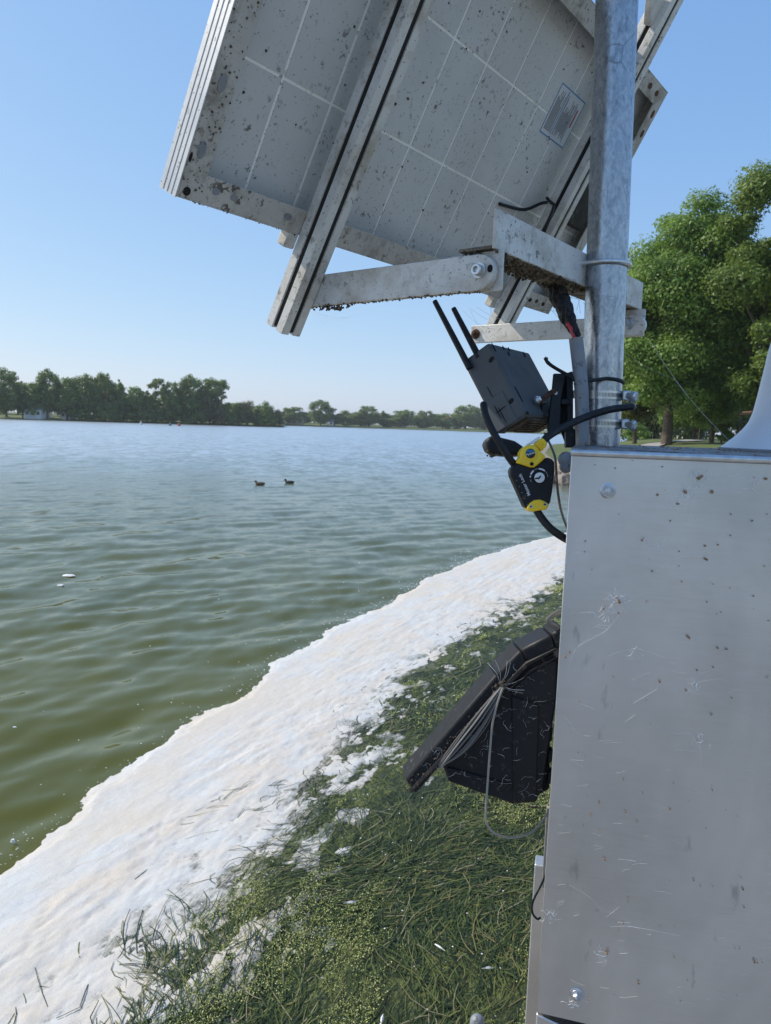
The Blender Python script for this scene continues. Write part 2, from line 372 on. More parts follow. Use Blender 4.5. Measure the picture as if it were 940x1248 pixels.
def grass_mat():
    t = NT('lawn grass'); c = t.mix(t.ramp(t.noise(.25, 5, .6), [(.35, 0), (.65, 1)]), (.085, .13, .028), (.13, .15, .045))
    c = t.mix(t.ramp(t.noise(3, 5, .7), [(.5, 0), (.75, .7)]), c, (.17, .16, .07)); t.set(Base_Color=c, Roughness=.9); t.bump(t.noise(30, 4), .6, .04); return t.m
M['grass'] = grass_mat()
M['path'] = plain('pale path', (.36, .35, .34), .9, 0, .15, 2)
M['added_pavement'] = plain('added concrete paving', (.24, .24, .235), .9, 0, .2, 3)
M['stone'] = plain('shore stone', (.26, .22, .18), .9, 0, .4, 5, .6)
M['house_wall'] = plain('white house wall', (.62, .62, .60), .7, 0, .08, 1)
M['house_tan'] = plain('tan house wall', (.38, .30, .22), .8, 0, .1, 1)
M['roof_grey'] = plain('grey roof', (.22, .23, .26), .8, 0, .2, 3)
M['roof_brown'] = plain('brown roof', (.20, .13, .10), .8, 0, .2, 3)
M['roof_orange'] = plain('orange roof', (.36, .17, .08), .8, 0, .2, 3)
M['window'] = plain('dark window', (.03, .035, .04), .15, 0, .1, 2, 0)
M['duck_brown'] = plain('brown duck feathers', (.10, .07, .045), .8, 0, .6, 30, .3)
M['duck_dark'] = plain('dark duck feathers', (.035, .035, .03), .7, 0, .6, 25, .3)
M['beak'] = plain('duck bill', (.18, .14, .04), .5)
M['buoy_teal'] = plain('teal buoy', (.02, .22, .22), .4, 0, .1, 2)
M['buoy_red'] = plain('red buoy', (.42, .09, .06), .4, 0, .1, 2)

# ------------------------------------------------------------------ mounting frame of reference
psi, tau = math.radians(37.5), math.radians(61)
XP = np.array([math.sin(psi), math.cos(psi), 0]); A = np.array([-math.cos(psi), math.sin(psi), 0])
S = -math.cos(tau) * A + math.sin(tau) * Z; N = np.cross(XP, S)
if N @ (CAM - at(400, 150, 1.3)) < 0: N = -N
PB = at(731, 545, 1.2)
def Pn(s, u, n): return PB + s * XP + u * S + n * N
def Bh(s, a, z): return PB + s * XP + a * A + z * Z

# cabinet frame
E0 = at(697, 546, .95); bt = math.radians(15)
NC = np.array([-math.sin(bt), -math.cos(bt), 0]); W = np.array([math.cos(bt), -math.sin(bt), 0]); D = -NC
def Cb(w, d, z): return E0 + w * W + d * D + z * Z
GROUND = 0.95

# ------------------------------------------------------------------ water
E1 = unit(np.array([.404, .915, 0])); E2 = np.array([E1[1], -E1[0], 0])
UP = [(-160, 1190), (-60, 1112), (0, 1065), (50, 1028), (100, 988), (118, 965), (160, 945), (205, 905), (240, 882), (300, 850), (340, 806), (380, 790), (410, 765), (480, 735), (520, 706), (560, 690), (620, 668), (690, 650), (760, 632), (830, 615)]
LO = [(-60, 1400), (40, 1290), (100, 1238), (160, 1160), (240, 1105), (290, 1045), (330, 1000), (365, 962), (412, 930), (425, 890), (455, 858), (490, 815), (530, 785), (580, 760), (640, 722), (700, 694), (760, 670), (820, 650)]
def tw(px): p = G(*px); return p @ E1, p @ E2
up_t, up_w = np.array(sorted(tw(p) for p in UP)).T
lo_t, lo_w = np.array(sorted(tw(p) for p in LO)).T
def wu(t): return np.interp(t, up_t, up_w)
def wl(t): return np.interp(t, lo_t, lo_w)
def build_water():
    rr = np.concatenate([[.6], np.geomspace(2, 70, 470), np.geomspace(72, 1450, 60)])
    th = np.radians(np.linspace(-88, 88, 620)); R_, T_ = np.meshgrid(rr, th, indexing='ij')
    x = R_ * np.sin(T_); y = R_ * np.cos(T_); dr = np.gradient(rr)[:, None] * np.ones_like(x)
    zz = np.zeros_like(x); d0 = math.atan2(-.62, .78)
    for k in range(46):
        lam = .28 * (2.6 / .28) ** RNG.random(); an = d0 + RNG.normal(0, .42); ph = RNG.random() * 6.28
        amp = .0026 * (lam / .9) ** .72; fade = np.clip((lam / dr - 2.2) / 2.5, 0, 1)
        arg = 2 * math.pi / lam * (x * math.cos(an) + y * math.sin(an)) + ph + 1.2 * np.sin(.35 * x + .22 * y + ph)
        zz += amp * fade * (np.sin(arg) + .22 * np.cos(2 * arg))
    t = x * E1[0] + y * E1[1]; w = x * E2[0] + y * E2[1]
    calm = 1 - .9 * sstep(-.5, .25, w - wu(t)); zz *= calm / (1 + (R_ / 26) ** 3)
    v = np.stack([x, y, zz], -1).reshape(-1, 3); nr, nt = x.shape
    i = np.arange(nr - 1)[:, None] * nt + np.arange(nt - 1)[None]; f = np.stack([i, i + 1, i + nt + 1, i + nt], -1).reshape(-1, 4)
    o = np_mesh('water', v, f, M['water'], smooth=True)
    struct(o, 'rippled olive green lake water reflecting the pale sky')
build_water()

# ------------------------------------------------------------------ foam and weed on the water
def set_attr(o, name, val):
    at_ = o.data.attributes.new(name, 'FLOAT', 'POINT'); at_.data.foreach_set('value', np.ascontiguousarray(val, np.float32).ravel())
def film_field(T, w): return (wl(T) + .55 * (fbm(T * 1.6, w * 2.5 + 7, 3) - .5) - w) / (.50 + .012 * T + .25 * sstep(6, 2.5, T))
def build_foam():
    t = np.concatenate([np.arange(-4, 1.9, .05), np.arange(1.9, 6, .014), np.arange(6, 12, .03), np.arange(12, 26, .07)]); nw = 200
    T, q = np.meshgrid(t, np.linspace(0, 1, nw), indexing='ij')
    a = wu(T) - .16; b = wl(T) + 1.0; w = a + (b - a) * q
    ed = w - wu(T) + .16 * (fbm(T * 1.8, w * 1.8, 3) - .5) + .07 * (np.abs(fbm(T * 6, w * 6, 3) - .5) * 2 - .25) + .03 * (fbm(T * 22, w * 22, 2) - .5)
    fl_ = film_field(T, w); cov = np.clip(fl_, -1.5, 1.2) + 2.2 * (fbm(T * 6 + 3, w * 12, 5, .65) - .5) + .35
    lump = fbm(T * 2.2, w * 5, 4); fine = fbm(T * 22, w * 30, 3); ridge = 1 - np.abs(2 * fbm(T * 1.5, w * 8 + 3, 3) - 1)
    z = np.minimum(.011 * np.clip(ed / .06, -1, 1), .010 * np.clip(cov * .9, -1, 1))
    pos = sstep(0, .012, z); z = z + pos * ((.020 * (lump - .35) + .012 * (ridge - .75)) * sstep(0, .6, ed) * sstep(.1, 1.0, fl_) + .0025 * (fine - .5))
    v = (T[..., None] * E1 + w[..., None] * E2); v[..., 2] = z + .008
    n0, n1 = T.shape; i = np.arange(n0 - 1)[:, None] * n1 + np.arange(n1 - 1)[None]
    f = np.stack([i, i + 1, i + n1 + 1, i + n1], -1).reshape(-1, 4); zf = v.reshape(-1, 3)[:, 2]
    keep = zf[f].max(1) > -.002; f = f[keep]
    o = np_mesh('foam', v.reshape(-1, 3), f, M['foam'], smooth=True); set_attr(o, 'film', np.clip(cov, -1, 2))
    tag(o, 'broad bank of white foam drifting along the lake shore', 'foam', kind='stuff')
build_foam()
SH = np.array([(-40, -200), (-12, -40), (-3, -8), (-.9, -1.5), (-.15, .8), (1.3, 2.6), (2.1, 5), (3.4, 8.5), (4.9, 12.5), (6.6, 18), (8.4, 26), (9.3, 32), (8.5, 35.5), (8.55, 40), (10.3, 50), (14, 66), (18.5, 84), (26, 100), (40, 125), (75, 170), (140, 260), (160, 620)])
def shx(y): return np.interp(y, SH[:, 1], SH[:, 0])
def build_weed():
    t = np.concatenate([np.arange(-4, 1.6, .08), np.arange(1.6, 6, .03), np.arange(6, 34, .08)]); T, q = np.meshgrid(t, np.linspace(0, 1, 130), indexing='ij')
    a = wl(T) - .55; b = a + 4.5 + .05 * T; w = a + (b - a) * q
    z = .020 * (fbm(T * 4, w * 7, 5, .6) - .42) - .05 * sstep(.35, .0, w - a) + .006
    v = (T[..., None] * E1 + w[..., None] * E2); v[..., 2] = z; n0, n1 = T.shape
    i = np.arange(n0 - 1)[:, None] * n1 + np.arange(n1 - 1)[None]; f = np.stack([i, i + 1, i + n1 + 1, i + n1], -1).reshape(-1, 4)
    vv = v.reshape(-1, 3); c = vv[f].mean(1); f = f[c[:, 0] < shx(c[:, 1]) + .3]
    o = np_mesh('weed_mat', vv, f, M['mat'], smooth=True); set_attr(o, 'film', np.clip(film_field(T, w), -2.5, 1.5)); tag(o, 'dark green mat of floating waterweed between foam and shore', 'waterweed', kind='stuff')
    # blades
    P = []
    for (t0, t1, dens) in ((-1, 1.7, 900), (1.7, 4.2, 4200), (4.2, 6, 2400), (6, 9, 1000), (9, 14, 300), (14, 24, 90)):
        n = int((t1 - t0) * 3.2 * dens); P.append(np.stack([RNG.uniform(t0, t1, n), RNG.random(n)], 1))
    P = np.concatenate(P); tt = P[:, 0]; ww = wl(tt) - .55 + (P[:, 1] ** 1.0) * 3.5
    x = tt * E1[0] + ww * E2[0]; y = tt * E1[1] + ww * E2[1]
    cov = (ww - wl(tt)) / .85 - .1 + .9 * (fbm(tt * 4, ww * 7, 4) - .45)
    ok = (x < shx(y) - .03) & (RNG.random(len(x)) < np.clip(.13 + .9 * cov, .03, 1) * np.clip(.1 + 4.2 * (fbm(x * 1.1 + 4, y * 1.1, 4) - .42), .06, 1)) & (cov > -1.6)
    x, y, tt, ww = x[ok], y[ok], tt[ok], ww[ok]; n = len(x)
    dist = np.hypot(x, y); L = RNG.uniform(.06, .17, n) * np.where(RNG.random(n) < .3, 2.0, 1); wd = RNG.uniform(.0011, .0030, n) * np.maximum(1, dist / 4.4)
    ang = math.atan2(E1[1], E1[0]) + (fbm(x * 1.6, y * 1.6, 2) - .5) * 2.6 + RNG.normal(0, .5, n); bend = RNG.normal(0, .95, n); z0 = RNG.uniform(.004, .020, n); tilt = RNG.normal(0, .02, n)
    V = np.zeros((n, 8, 3)); px, py = x.copy(), y.copy(); a = ang - bend / 2
    for k in range(4):
        s = k / 3; hw = wd * (1 - .75 * abs(s - .4) ** 1.5); nx, ny = -np.sin(a), np.cos(a)
        zk = np.maximum(z0 + tilt * L * s + .006 * math.sin(s * math.pi) * RNG.random(n), .004)
        roll = RNG.normal(0, .18, n) * wd
        V[:, 2 * k] = np.stack([px + nx * hw, py + ny * hw, zk + roll], 1); V[:, 2 * k + 1] = np.stack([px - nx * hw, py - ny * hw, zk - roll], 1)
        px = px + np.cos(a) * L / 3; py = py + np.sin(a) * L / 3; a = a + bend / 3
    b0 = np.arange(n)[:, None] * 8; fa = np.concatenate([b0 + np.array([2 * k, 2 * k + 1, 2 * k + 3, 2 * k + 2]) for k in range(3)])
    o = np_mesh('eelgrass', V.reshape(-1, 3), fa, M['blade']); tag(o, 'tangled green eelgrass blades floating near the shore', 'eelgrass', kind='stuff')
    # algae flecks in patches
    n = 420000; tt = 1.7 + 14 * RNG.random(n) ** 1.6; ww = wl(tt) + .1 + RNG.random(n) * 3.2; x = tt * E1[0] + ww * E2[0]; y = tt * E1[1] + ww * E2[1]
    pn = fbm(tt * 1.3 + 5, ww * 3.4, 6, .68); ok = (pn > .56) & (x < shx(y) - .05) & (RNG.random(n) < np.clip((pn - .555) * 9, 0, 1)); x, y = x[ok], y[ok]; n = len(x)
    r = RNG.uniform(.0011, .0034, n) * np.maximum(1, np.hypot(x, y) / 3.6); z0 = RNG.uniform(.02, .036, n); an = RNG.random(n) * 6.28
    V = np.stack([np.stack([x + r * np.cos(an + k * 1.2566), y + r * np.sin(an + k * 1.2566), z0 + RNG.normal(0, .002, n)], 1) for k in range(5)], 1)
    o = np_mesh('duckweed', V.reshape(-1, 3), np.arange(5 * n).reshape(-1, 5), M['algae']); tag(o, 'yellow green algae flecks scattered over the weed', 'algae', kind='stuff')
    # white flecks on weed and on open water
    n = 420; tt = RNG.uniform(1.8, 12, n); ww = wl(tt) + RNG.uniform(-.1, 3, n); x = tt * E1[0] + ww * E2[0]; y = tt * E1[1] + ww * E2[1]
    m = 620; t2 = RNG.uniform(2.2, 16, m); w2 = wu(t2) - RNG.exponential(np.where(np.arange(m) < 170, .45, .07), m) - .0
    x = np.concatenate([x, t2 * E1[0] + w2 * E2[0]]); y = np.concatenate([y, t2 * E1[1] + w2 * E2[1]]); n = len(x); r = RNG.uniform(.002, .0055, n) * np.maximum(1, np.hypot(x, y) / 5)
    an = RNG.random(n) * 6.28; el = RNG.uniform(.5, 1, n); z0 = np.where(np.arange(n) < 420, .034, .022)
    V = np.stack([np.stack([x + r * np.cos(an + k * 1.0472), y + el * r * np.sin(an + k * 1.0472), z0 + RNG.normal(0, .001, n)], 1) for k in range(6)], 1)
    ok = x < shx(y) - .05
    o = np_mesh('foam_fleck', V[ok].reshape(-1, 3), np.arange(6 * ok.sum()).reshape(-1, 6), M['fleck']); tag(o, 'tiny white flecks scattered over water and weed', 'flecks', kind='stuff')
build_weed()
def feather(px, L, ang, label, z=.036):
    p = G(*px, z); m = MB(); k = 8; e = np.array([math.cos(ang), math.sin(ang), 0]); q = np.array([-e[1], e[0], 0]); pts = []
    prof = [0, .5, .9, 1, .95, .8, .55, .2]
    left = [p + e * L * (i / 7 - .5) + q * L * .14 * prof[i] + Z * (.004 * math.sin(i * .45)) for i in range(k)]
    right = [p + e * L * (i / 7 - .5) - q * L * .12 * prof[i] + Z * (.004 * math.sin(i * .45) - .002) for i in range(k)]
    mid = [p + e * L * (i / 7 - .5) + Z * (.004 * math.sin(i * .45) + .004) for i in range(k)]
    v = left + mid + right; m.add(v, [(i, i + 1, k + i + 1, k + i) for i in range(k - 1)] + [(k + i, k + i + 1, 2 * k + i + 1, 2 * k + i) for i in range(k - 1)])
    m.tube([p - e * L * .75, p + e * L * .45 + Z * .004], .0012, 5)
    tag(m.build('feather', M['fleck'], org=p), label, 'feather', 'white feathers on the weed')
feather((428, 1100), .055, .2, 'white feather on dark weed, leftmost and brightest of the three')
feather((535, 1154), .05, 2.4, 'small curled white feather on the weed, middle one of three')
feather((596, 1180), .045, .1, 'small white feather on the weed near the cabinet post')
feather((466, 1242), .05, 1.4, 'white feather at the bottom edge among eelgrass')
for px, L, lab in (((84, 700), .30, 'larger white foam scrap floating alone on the open water'), ((75, 712), .14, 'smaller white foam scrap just below the larger one on open water'), ((18, 885), .05, 'tiny foam scrap on green water near the left edge'), ((16, 1022), .04, 'tiny foam scrap on green water above the foam bank')):
    p = G(*px, .03); m = MB(); k = 11; rr = [L * .5 * random.uniform(.6, 1) for _ in range(k)]
    ring = [p + np.array([rr[i] * math.cos(6.283 * i / k), .6 * rr[i] * math.sin(6.283 * i / k), -.02]) for i in range(k)]; top = [p + (q - p) * .6 + Z * .008 for q in ring]
    m.add(ring + top, [(i, (i + 1) % k, k + (i + 1) % k, k + i) for i in range(k)] + [tuple(range(k, 2 * k))]); tag(m.build('foam_scrap', M['fleck'], org=p, smooth=True), lab, 'foam scrap', 'foam scraps on open water')

# ------------------------------------------------------------------ land
def build_land():
    ys = np.unique(np.concatenate([SH[:, 1], np.arange(-30, 130, 2.0), np.arange(130, 620, 20)])); off = np.array([0, .3, 1, 2, 4, 7, 11, 16, 25, 45, 90, 200, 500, 1100])
    Y, O = np.meshgrid(ys, off, indexing='ij'); X = shx(Y) + O
    z = GROUND + .05 * sstep(0, 1, O) + 1.0 * sstep(1.5, 13, O) * sstep(18, 45, Y) + .12 * (fbm(X * .15, Y * .15, 3) - .5) * sstep(.5, 4, O)
    v = np.stack([X, Y, z], -1); n0, n1 = Y.shape
    i = np.arange(n0 - 1)[:, None] * n1 + np.arange(n1 - 1)[None]; f = np.stack([i, i + 1, i + n1 + 1, i + n1], -1).reshape(-1, 4)
    struct(np_mesh('lawn', v.reshape(-1, 3), f, M['grass'], smooth=True), 'green park lawn running along the shore')
    m = MB(); pts = [np.array([shx(y), y, 0]) for y in np.unique(np.concatenate([SH[2:-2, 1], np.arange(1, 60, 1.5)]))]
    k = len(pts); vv = []
    for p in pts: vv += [p + [-.06, 0, -.8], p + [-.02, 0, GROUND + .03], p + [.35, 0, GROUND + .03], p + [.35, 0, -.8]]
    ff = []
    for j in range(k - 1):
        for e in range(3): ff.append((4 * j + e, 4 * j + e + 1, 4 * j + 4 + e + 1, 4 * j + 4 + e))
    m.add(vv, ff); o = m.build('sea_wall', M['stone']); tag(o, 'low brown stone wall holding up the lawn at the water edge', 'wall')
    for j, (x, y, r) in enumerate([(8.35, 34.6, .45), (8.1, 35.6, .5), (8.05, 36.6, .42), (8.2, 37.7, .5), (8.0, 38.6, .36), (8.35, 39.6, .5), (8.7, 41.2, .45), (8.9, 33.4, .4), (7.8, 37.1, .28), (7.75, 35.2, .26)]):
        mb = MB(); prof = [(r * .35, -.5), (r * .9, -.35), (r, -.02), (r * .8, .28), (r * .45, .42)]; mb.lathe((x, y, .1), (.1 * math.sin(j), .1, 1), prof, 9)
        mb.v = [tuple(np.array(p) + np.array([random.uniform(-.08, .08) * r * 2 for _ in range(3)])) for p in mb.v]
        tag(mb.build('shore_stone', M['stone'], org=(x, y, 0)), 'rough brown boulder at the water edge below the lawn tip', 'boulder', 'boulders below the lawn tip')
    m = MB(); pd = [(shx(y) + .36, y) for y in (-14, -8, -4, -1.5, .8, 2.4, 4)] + [(9, 4), (9, -14)]
    m.prism([np.array([x, y, GROUND + .035]) for x, y in pd], (0, 0, .03)); struct(m.build('added_pavement', M['added_pavement']), 'unseen concrete paving added along the shore to grey the cabinet reflection')  # out of view; added so the cabinet reflects grey rather than lawn green
    # path in the park
    m = MB(); pa = [G(690, 541, 1.9)]; pth = [(14, 44), (17, 50), (22, 60), (30, 72), (45, 84), (80, 100)]; vv = []
    def gz(x, y): O = x - shx(y); return GROUND + .05 + 1.0 * sstep(1.5, 13, O) * sstep(18, 45, y) + .09
    for x, y in pth: vv += [(x - .9, y + .4, gz(x - .9, y + .4)), (x + .9, y - .4, gz(x + .9, y - .4))]
    m.add(vv, [(2 * j, 2 * j + 1, 2 * j + 3, 2 * j + 2) for j in range(len(pth) - 1)]); struct(m.build('path', M['path']), 'pale path crossing the park lawn')
    return gz
gz = build_land()
def far_bank(name, x0, x1, d0, d1, label):
    n = 60; vv = []; ff = []
    for i in range(n + 1):
        q = i / n; px = x0 + (x1 - x0) * q; d = d0 + (d1 - d0) * q; p = at(px, 500, d); p[2] = 0
        dr = unit([p[0], p[1], 0]); jig = 2.0 * math.sin(i * 1.7) + random.uniform(-1, 1)
        for k, (o, z) in enumerate(((0, -.5), (.6, .35), (6, .9), (60, 2), (650, 3))): vv.append(tuple(p + dr * (o + (jig if k < 3 else 0)) + Z * z))
    for i in range(n):
        for k in range(4): ff.append((5 * i + k, 5 * (i + 1) + k, 5 * (i + 1) + k + 1, 5 * i + k + 1))
    m = MB(); m.add(vv, ff); struct(m.build(name, M['grass']), label)
FL = lambda x: 246 + (x + 150) * (325 - 246) / (347 + 150)
FR = lambda x: 470 + (x - 330) * .25
far_bank('far_shore', -500, 347, 200, 325, 'wooded far shore ending in a point on the left'); far_bank('far_shore', 300, 1500, 470, 620, 'distant opposite shore right of the wooded point')

# ------------------------------------------------------------------ trees
def leaf_cloud(centers, radii, nleaf, size, seed, droop=0.0, flat=.75):
    g = np.random.default_rng(seed); w = radii ** 2; idx = g.choice(len(centers), nleaf, p=w / w.sum()); d = g.normal(size=(nleaf, 3)); d /= np.linalg.norm(d, axis=1)[:, None]
    d[:, 2] = np.where((d[:, 2] < -.2) & (g.random(nleaf) < .5), -d[:, 2] * .8, d[:, 2]); rad = g.random(nleaf) ** .55 * np.where(g.random(nleaf) < .12, 1.22, 1)
    p = centers[idx] + d * (radii[idx] * rad)[:, None] * np.array([1, 1, flat]); p[:, 2] -= droop * g.random(nleaf) ** 2
    nrm = d + g.normal(0, .55, (nleaf, 3)) + np.array([0, 0, .5]); nrm /= np.linalg.norm(nrm, axis=1)[:, None]
    a = np.cross(nrm, g.normal(size=(nleaf, 3))); a /= np.linalg.norm(a, axis=1)[:, None]; b = np.cross(nrm, a)
    if droop: a = a * .25 + np.array([0, 0, -1]); a /= np.linalg.norm(a, axis=1)[:, None]
    s = size * g.uniform(.55, 1.25, nleaf)[:, None]
    V = np.stack([p - a * s, p + b * s * .5 + nrm * s * .12, p + a * s * 1.1, p - b * s * .5 + nrm * s * .12], 1)
    return V.reshape(-1, 3), np.arange(4 * nleaf).reshape(-1, 4)
def tree_data(h, cw, base, nclump, clump_r, nleaf, leaf, seed, trunk_r, lean=0.0, shape='round', droop=0.0, top_bias=0.0):
    g = np.random.default_rng(seed); cs = []; hc = h - base
    while len(cs) < nclump:
        q = g.uniform(-1, 1, 3); zz = (q[2] + 1) / 2
        if shape == 'round': env = math.sqrt(max(0, 1 - (2 * zz - .9) ** 2 * .85))
        elif shape == 'tall': env = (1 - zz ** 2.2) * (.35 + .65 * min(1, zz * 3 + .3))
        else: env = math.sqrt(max(0, 1 - zz ** 2))
        rho = math.hypot(q[0], q[1])
        if rho > env or rho < env * .25 * g.random(): continue
        if rho < env * .55 and g.random() < .45: continue
        cs.append((q[0] * cw / 2 * .86 + lean * zz * cw, q[1] * cw / 2 * .86, base + hc * (.06 + .86 * zz)))
    cs = np.array(cs); rad = clump_r * g.uniform(.35, 1.3, nclump)
    lv, lf = leaf_cloud(cs, rad, nleaf, leaf, seed + 1, droop)
    m = MB(); th = base + hc * .55; tip = np.array([lean * cw * .5, 0, th])
    trunk = [np.array([0, 0, -.5]), np.array([0, 0, .15 * h]), np.array([lean * cw * .1, .02 * h, base + .1 * hc]), tip]
    m.tube(trunk, [trunk_r * 1.5, trunk_r, trunk_r * .8, trunk_r * .3], 9, smooth=3)
    for c in cs[g.permutation(nclump)[:max(4, nclump // 3)]]:
        s = np.clip((c[2] - base) / hc * .6 + .02 + .1 * g.random(), .05, .95); st = np.array([lean * cw * .5 * s, 0, base * .85 + (th - base * .85) * s]); mid = (st + c) / 2 + np.array([0, 0, -.03 * h])
        m.tube([st, mid, c], [trunk_r * .45, trunk_r * .28, trunk_r * .08], 5, smooth=2)
    return lv, lf, m
def make_tree(name, loc, label, cat, leafm, group=None, **k):
    root = thing(name, label, cat, (0, 0, 0), group); lv, lf, m = tree_data(**k)
    np_mesh('crown', lv, lf, leafm, root); m.build('trunk', M['bark'], root, smooth=True); root.location = tuple(loc); return root
def park(px, d, z=None):
    p = at(px, 530, d); p[2] = gz(p[0], p[1]) - .1 if z is None else z; return p
# the two big trees and the trees behind them
make_tree('broadleaf_tree', park(813, 55), 'large leafy park tree with bare forked trunk right of the pole', 'tree', M['leaf'], h=18.6, cw=11.5, base=2.4, nclump=132, clump_r=1.75, nleaf=160000, leaf=.135, seed=21, trunk_r=.30, lean=.14)
make_tree('broadleaf_tree', park(962, 50), 'tallest leafy park tree at the right edge of the photo', 'tree', M['leaf'], h=20.2, cw=13.5, base=1.0, nclump=150, clump_r=1.8, nleaf=190000, leaf=.135, seed=34, trunk_r=.35, lean=-.04)
make_tree('young_tree', park(868, 60), 'bushy lower tree filling the gap under the two big park trees', 'tree', M['leaf'], h=9.2, cw=7, base=.6, nclump=50, clump_r=1.25, nleaf=34000, leaf=.15, seed=35, trunk_r=.15)
make_tree('young_tree', park(774, 66), 'small yellow green tree close beside the pole', 'tree', M['leaf_yellow'], h=6.8, cw=5.2, base=1.9, nclump=34, clump_r=.95, nleaf=15000, leaf=.15, seed=36, trunk_r=.17)
make_tree('young_tree', park(846, 74), 'leafy young tree filling the gap right of the forked trunk', 'tree', M['leaf'], h=7.5, cw=7, base=.8, nclump=44, clump_r=1.2, nleaf=26000, leaf=.17, seed=51, trunk_r=.14)
make_tree('willow_tree', park(800, 92), 'pale weeping willow behind the forked trunk', 'tree', M['leaf_willow'], h=13, cw=10, base=4, nclump=50, clump_r=1.8, nleaf=34000, leaf=.22, seed=37, trunk_r=.3, droop=6)
make_tree('willow_tree', park(838, 100), 'weeping willow hanging just right of the forked trunk', 'tree', M['leaf_willow'], h=12, cw=9, base=4, nclump=50, clump_r=1.8, nleaf=30000, leaf=.22, seed=38, trunk_r=.3, droop=6)
make_tree('broadleaf_tree', park(770, 110), 'dark green tree far behind the pole at the left of the park', 'tree', M['leaf'], h=16, cw=12, base=1.5, nclump=60, clump_r=2.4, nleaf=26000, leaf=.26, seed=39, trunk_r=.3)
make_tree('broadleaf_tree', park(900, 115), 'dark green tree in the back of the park behind the orange roof', 'tree', M['leaf'], h=18, cw=16, base=.8, nclump=70, clump_r=2.6, nleaf=28000, leaf=.28, seed=40, trunk_r=.3)
make_tree('broadleaf_tree', park(835, 135), 'hazy green tree at the very back of the park', 'tree', M['leaf'], h=17, cw=20, base=.5, nclump=70, clump_r=2.8, nleaf=26000, leaf=.32, seed=41, trunk_r=.3)
make_tree('bush', park(880, 57), 'round dark bush beside the white dome', 'bush', M['leaf'], h=1.7, cw=2.0, base=.1, nclump=16, clump_r=.4, nleaf=4000, leaf=.09, seed=42, trunk_r=.06, shape='bush')
make_tree('bush', park(772, 84), 'low dark bush at the foot of the yellow green tree', 'bush', M['leaf'], h=2.0, cw=4.2, base=.1, nclump=20, clump_r=.5, nleaf=4000, leaf=.12, seed=43, trunk_r=.06, shape='bush')
# far trees: shared variants
VAR = {}
def variant(key, leafm, **k):
    lv, lf, m = tree_data(**k); r = bpy.data.objects.new('variant', None)
    c = np_mesh('crown', lv, lf, leafm); t = m.build('trunk', M['bark']); COL.objects.unlink(c); COL.objects.unlink(t); VAR[key] = (c, t, k['h'], k['cw'])
for j in range(3): variant(('round', j), M['leaf_far'], h=16, cw=13, base=.9, nclump=70, clump_r=2.0, nleaf=9000, leaf=.40, seed=60 + j, trunk_r=.32)
for j in range(2): variant(('tall', j), M['leaf_far'], h=18, cw=9, base=1, nclump=56, clump_r=1.6, nleaf=7000, leaf=.42, seed=70 + j, trunk_r=.3, shape='tall')
variant(('open', 0), M['leaf_light'], h=18, cw=11, base=4.5, nclump=34, clump_r=1.5, nleaf=4600, leaf=.40, seed=80, trunk_r=.35)
variant(('open', 1), M['leaf_far'], h=18, cw=11, base=7.0, nclump=40, clump_r=1.8, nleaf=6000, leaf=.40, seed=81, trunk_r=.4)
for j in range(2): variant(('bush', j), M['leaf_far'], h=8, cw=12, base=.2, nclump=44, clump_r=1.8, nleaf=6000, leaf=.36, seed=90 + j, trunk_r=.2, shape='bush')
variant(('brown', 0), M['leaf_brown'], h=8, cw=12, base=.2, nclump=44, clump_r=1.8, nleaf=6000, leaf=.36, seed=95, trunk_r=.2, shape='bush')
variant(('light', 0), M['leaf_light'], h=10, cw=12, base=.6, nclump=44, clump_r=1.8, nleaf=6000, leaf=.36, seed=96, trunk_r=.25)
def far_tree(px, top, wpx, key, label, name='far_tree', group=None, back=0.0, side='L', cat='tree'):
    d = (FL(px) if side == 'L' else FR(px)) + 6 + back
    p = at(px, 510, d); p[2] = .8 + back * .02; hy = 518.1 + (px - 470) * ROLL
    top -= 3.0 if side == 'L' else 3.5
    hh = (H - p[2]) + (hy - top) * d / F; ww = wpx * d / F
    c, t, h0, w0 = VAR[key]; root = thing(name, label, cat, p, group); root.rotation_euler = (0, 0, random.uniform(0, 6.28)); root.scale = (ww / w0, ww / w0, hh / h0)
    for o in (c, t): q = o.copy(); COL.objects.link(q); q.parent = root
FT = [
 (8, 446, 42, ('round', 0), 'tall broad tree at the left edge of the far shore'), (28, 462, 18, ('tall', 0), 'narrow dark tree just left of the white lakeside house'),
 (58, 448, 34, ('round', 1), 'round topped tree rising directly behind the white lakeside house'), (44, 466, 30, ('round', 2), 'lower tree crowding behind the grey house roof'),
 (82, 458, 38, ('round', 0), 'wide green tree right behind the small second house'), (104, 454, 40, ('round', 1), 'large green tree right of the second house on the far shore'),
 (128, 453, 36, ('round', 2), 'tall tree with ragged top left of the leaning one'), (147, 458, 18, ('tall', 1), 'leaning narrow tree at the right end of the left tall clump'),
 (166, 470, 30, ('round', 0), 'shorter rounded tree in the dip of the left tree line'), (190, 461, 30, ('open', 0), 'sparse yellowish tree in the middle of the left far shore'),
 (209, 464, 26, ('round', 2), 'green tree between the sparse yellowish one and the tall peak'), (232, 455, 36, ('round', 1), 'tall peaked tree left of the lone round crown'),
 (262, 460, 34, ('open', 1), 'lone round crown on a bare trunk near the end of the left tree line'), (246, 478, 26, ('round', 0), 'low tree under the lone round crown')]
for px, top, w, key, lab in FT: far_tree(px, top, w, key, lab)
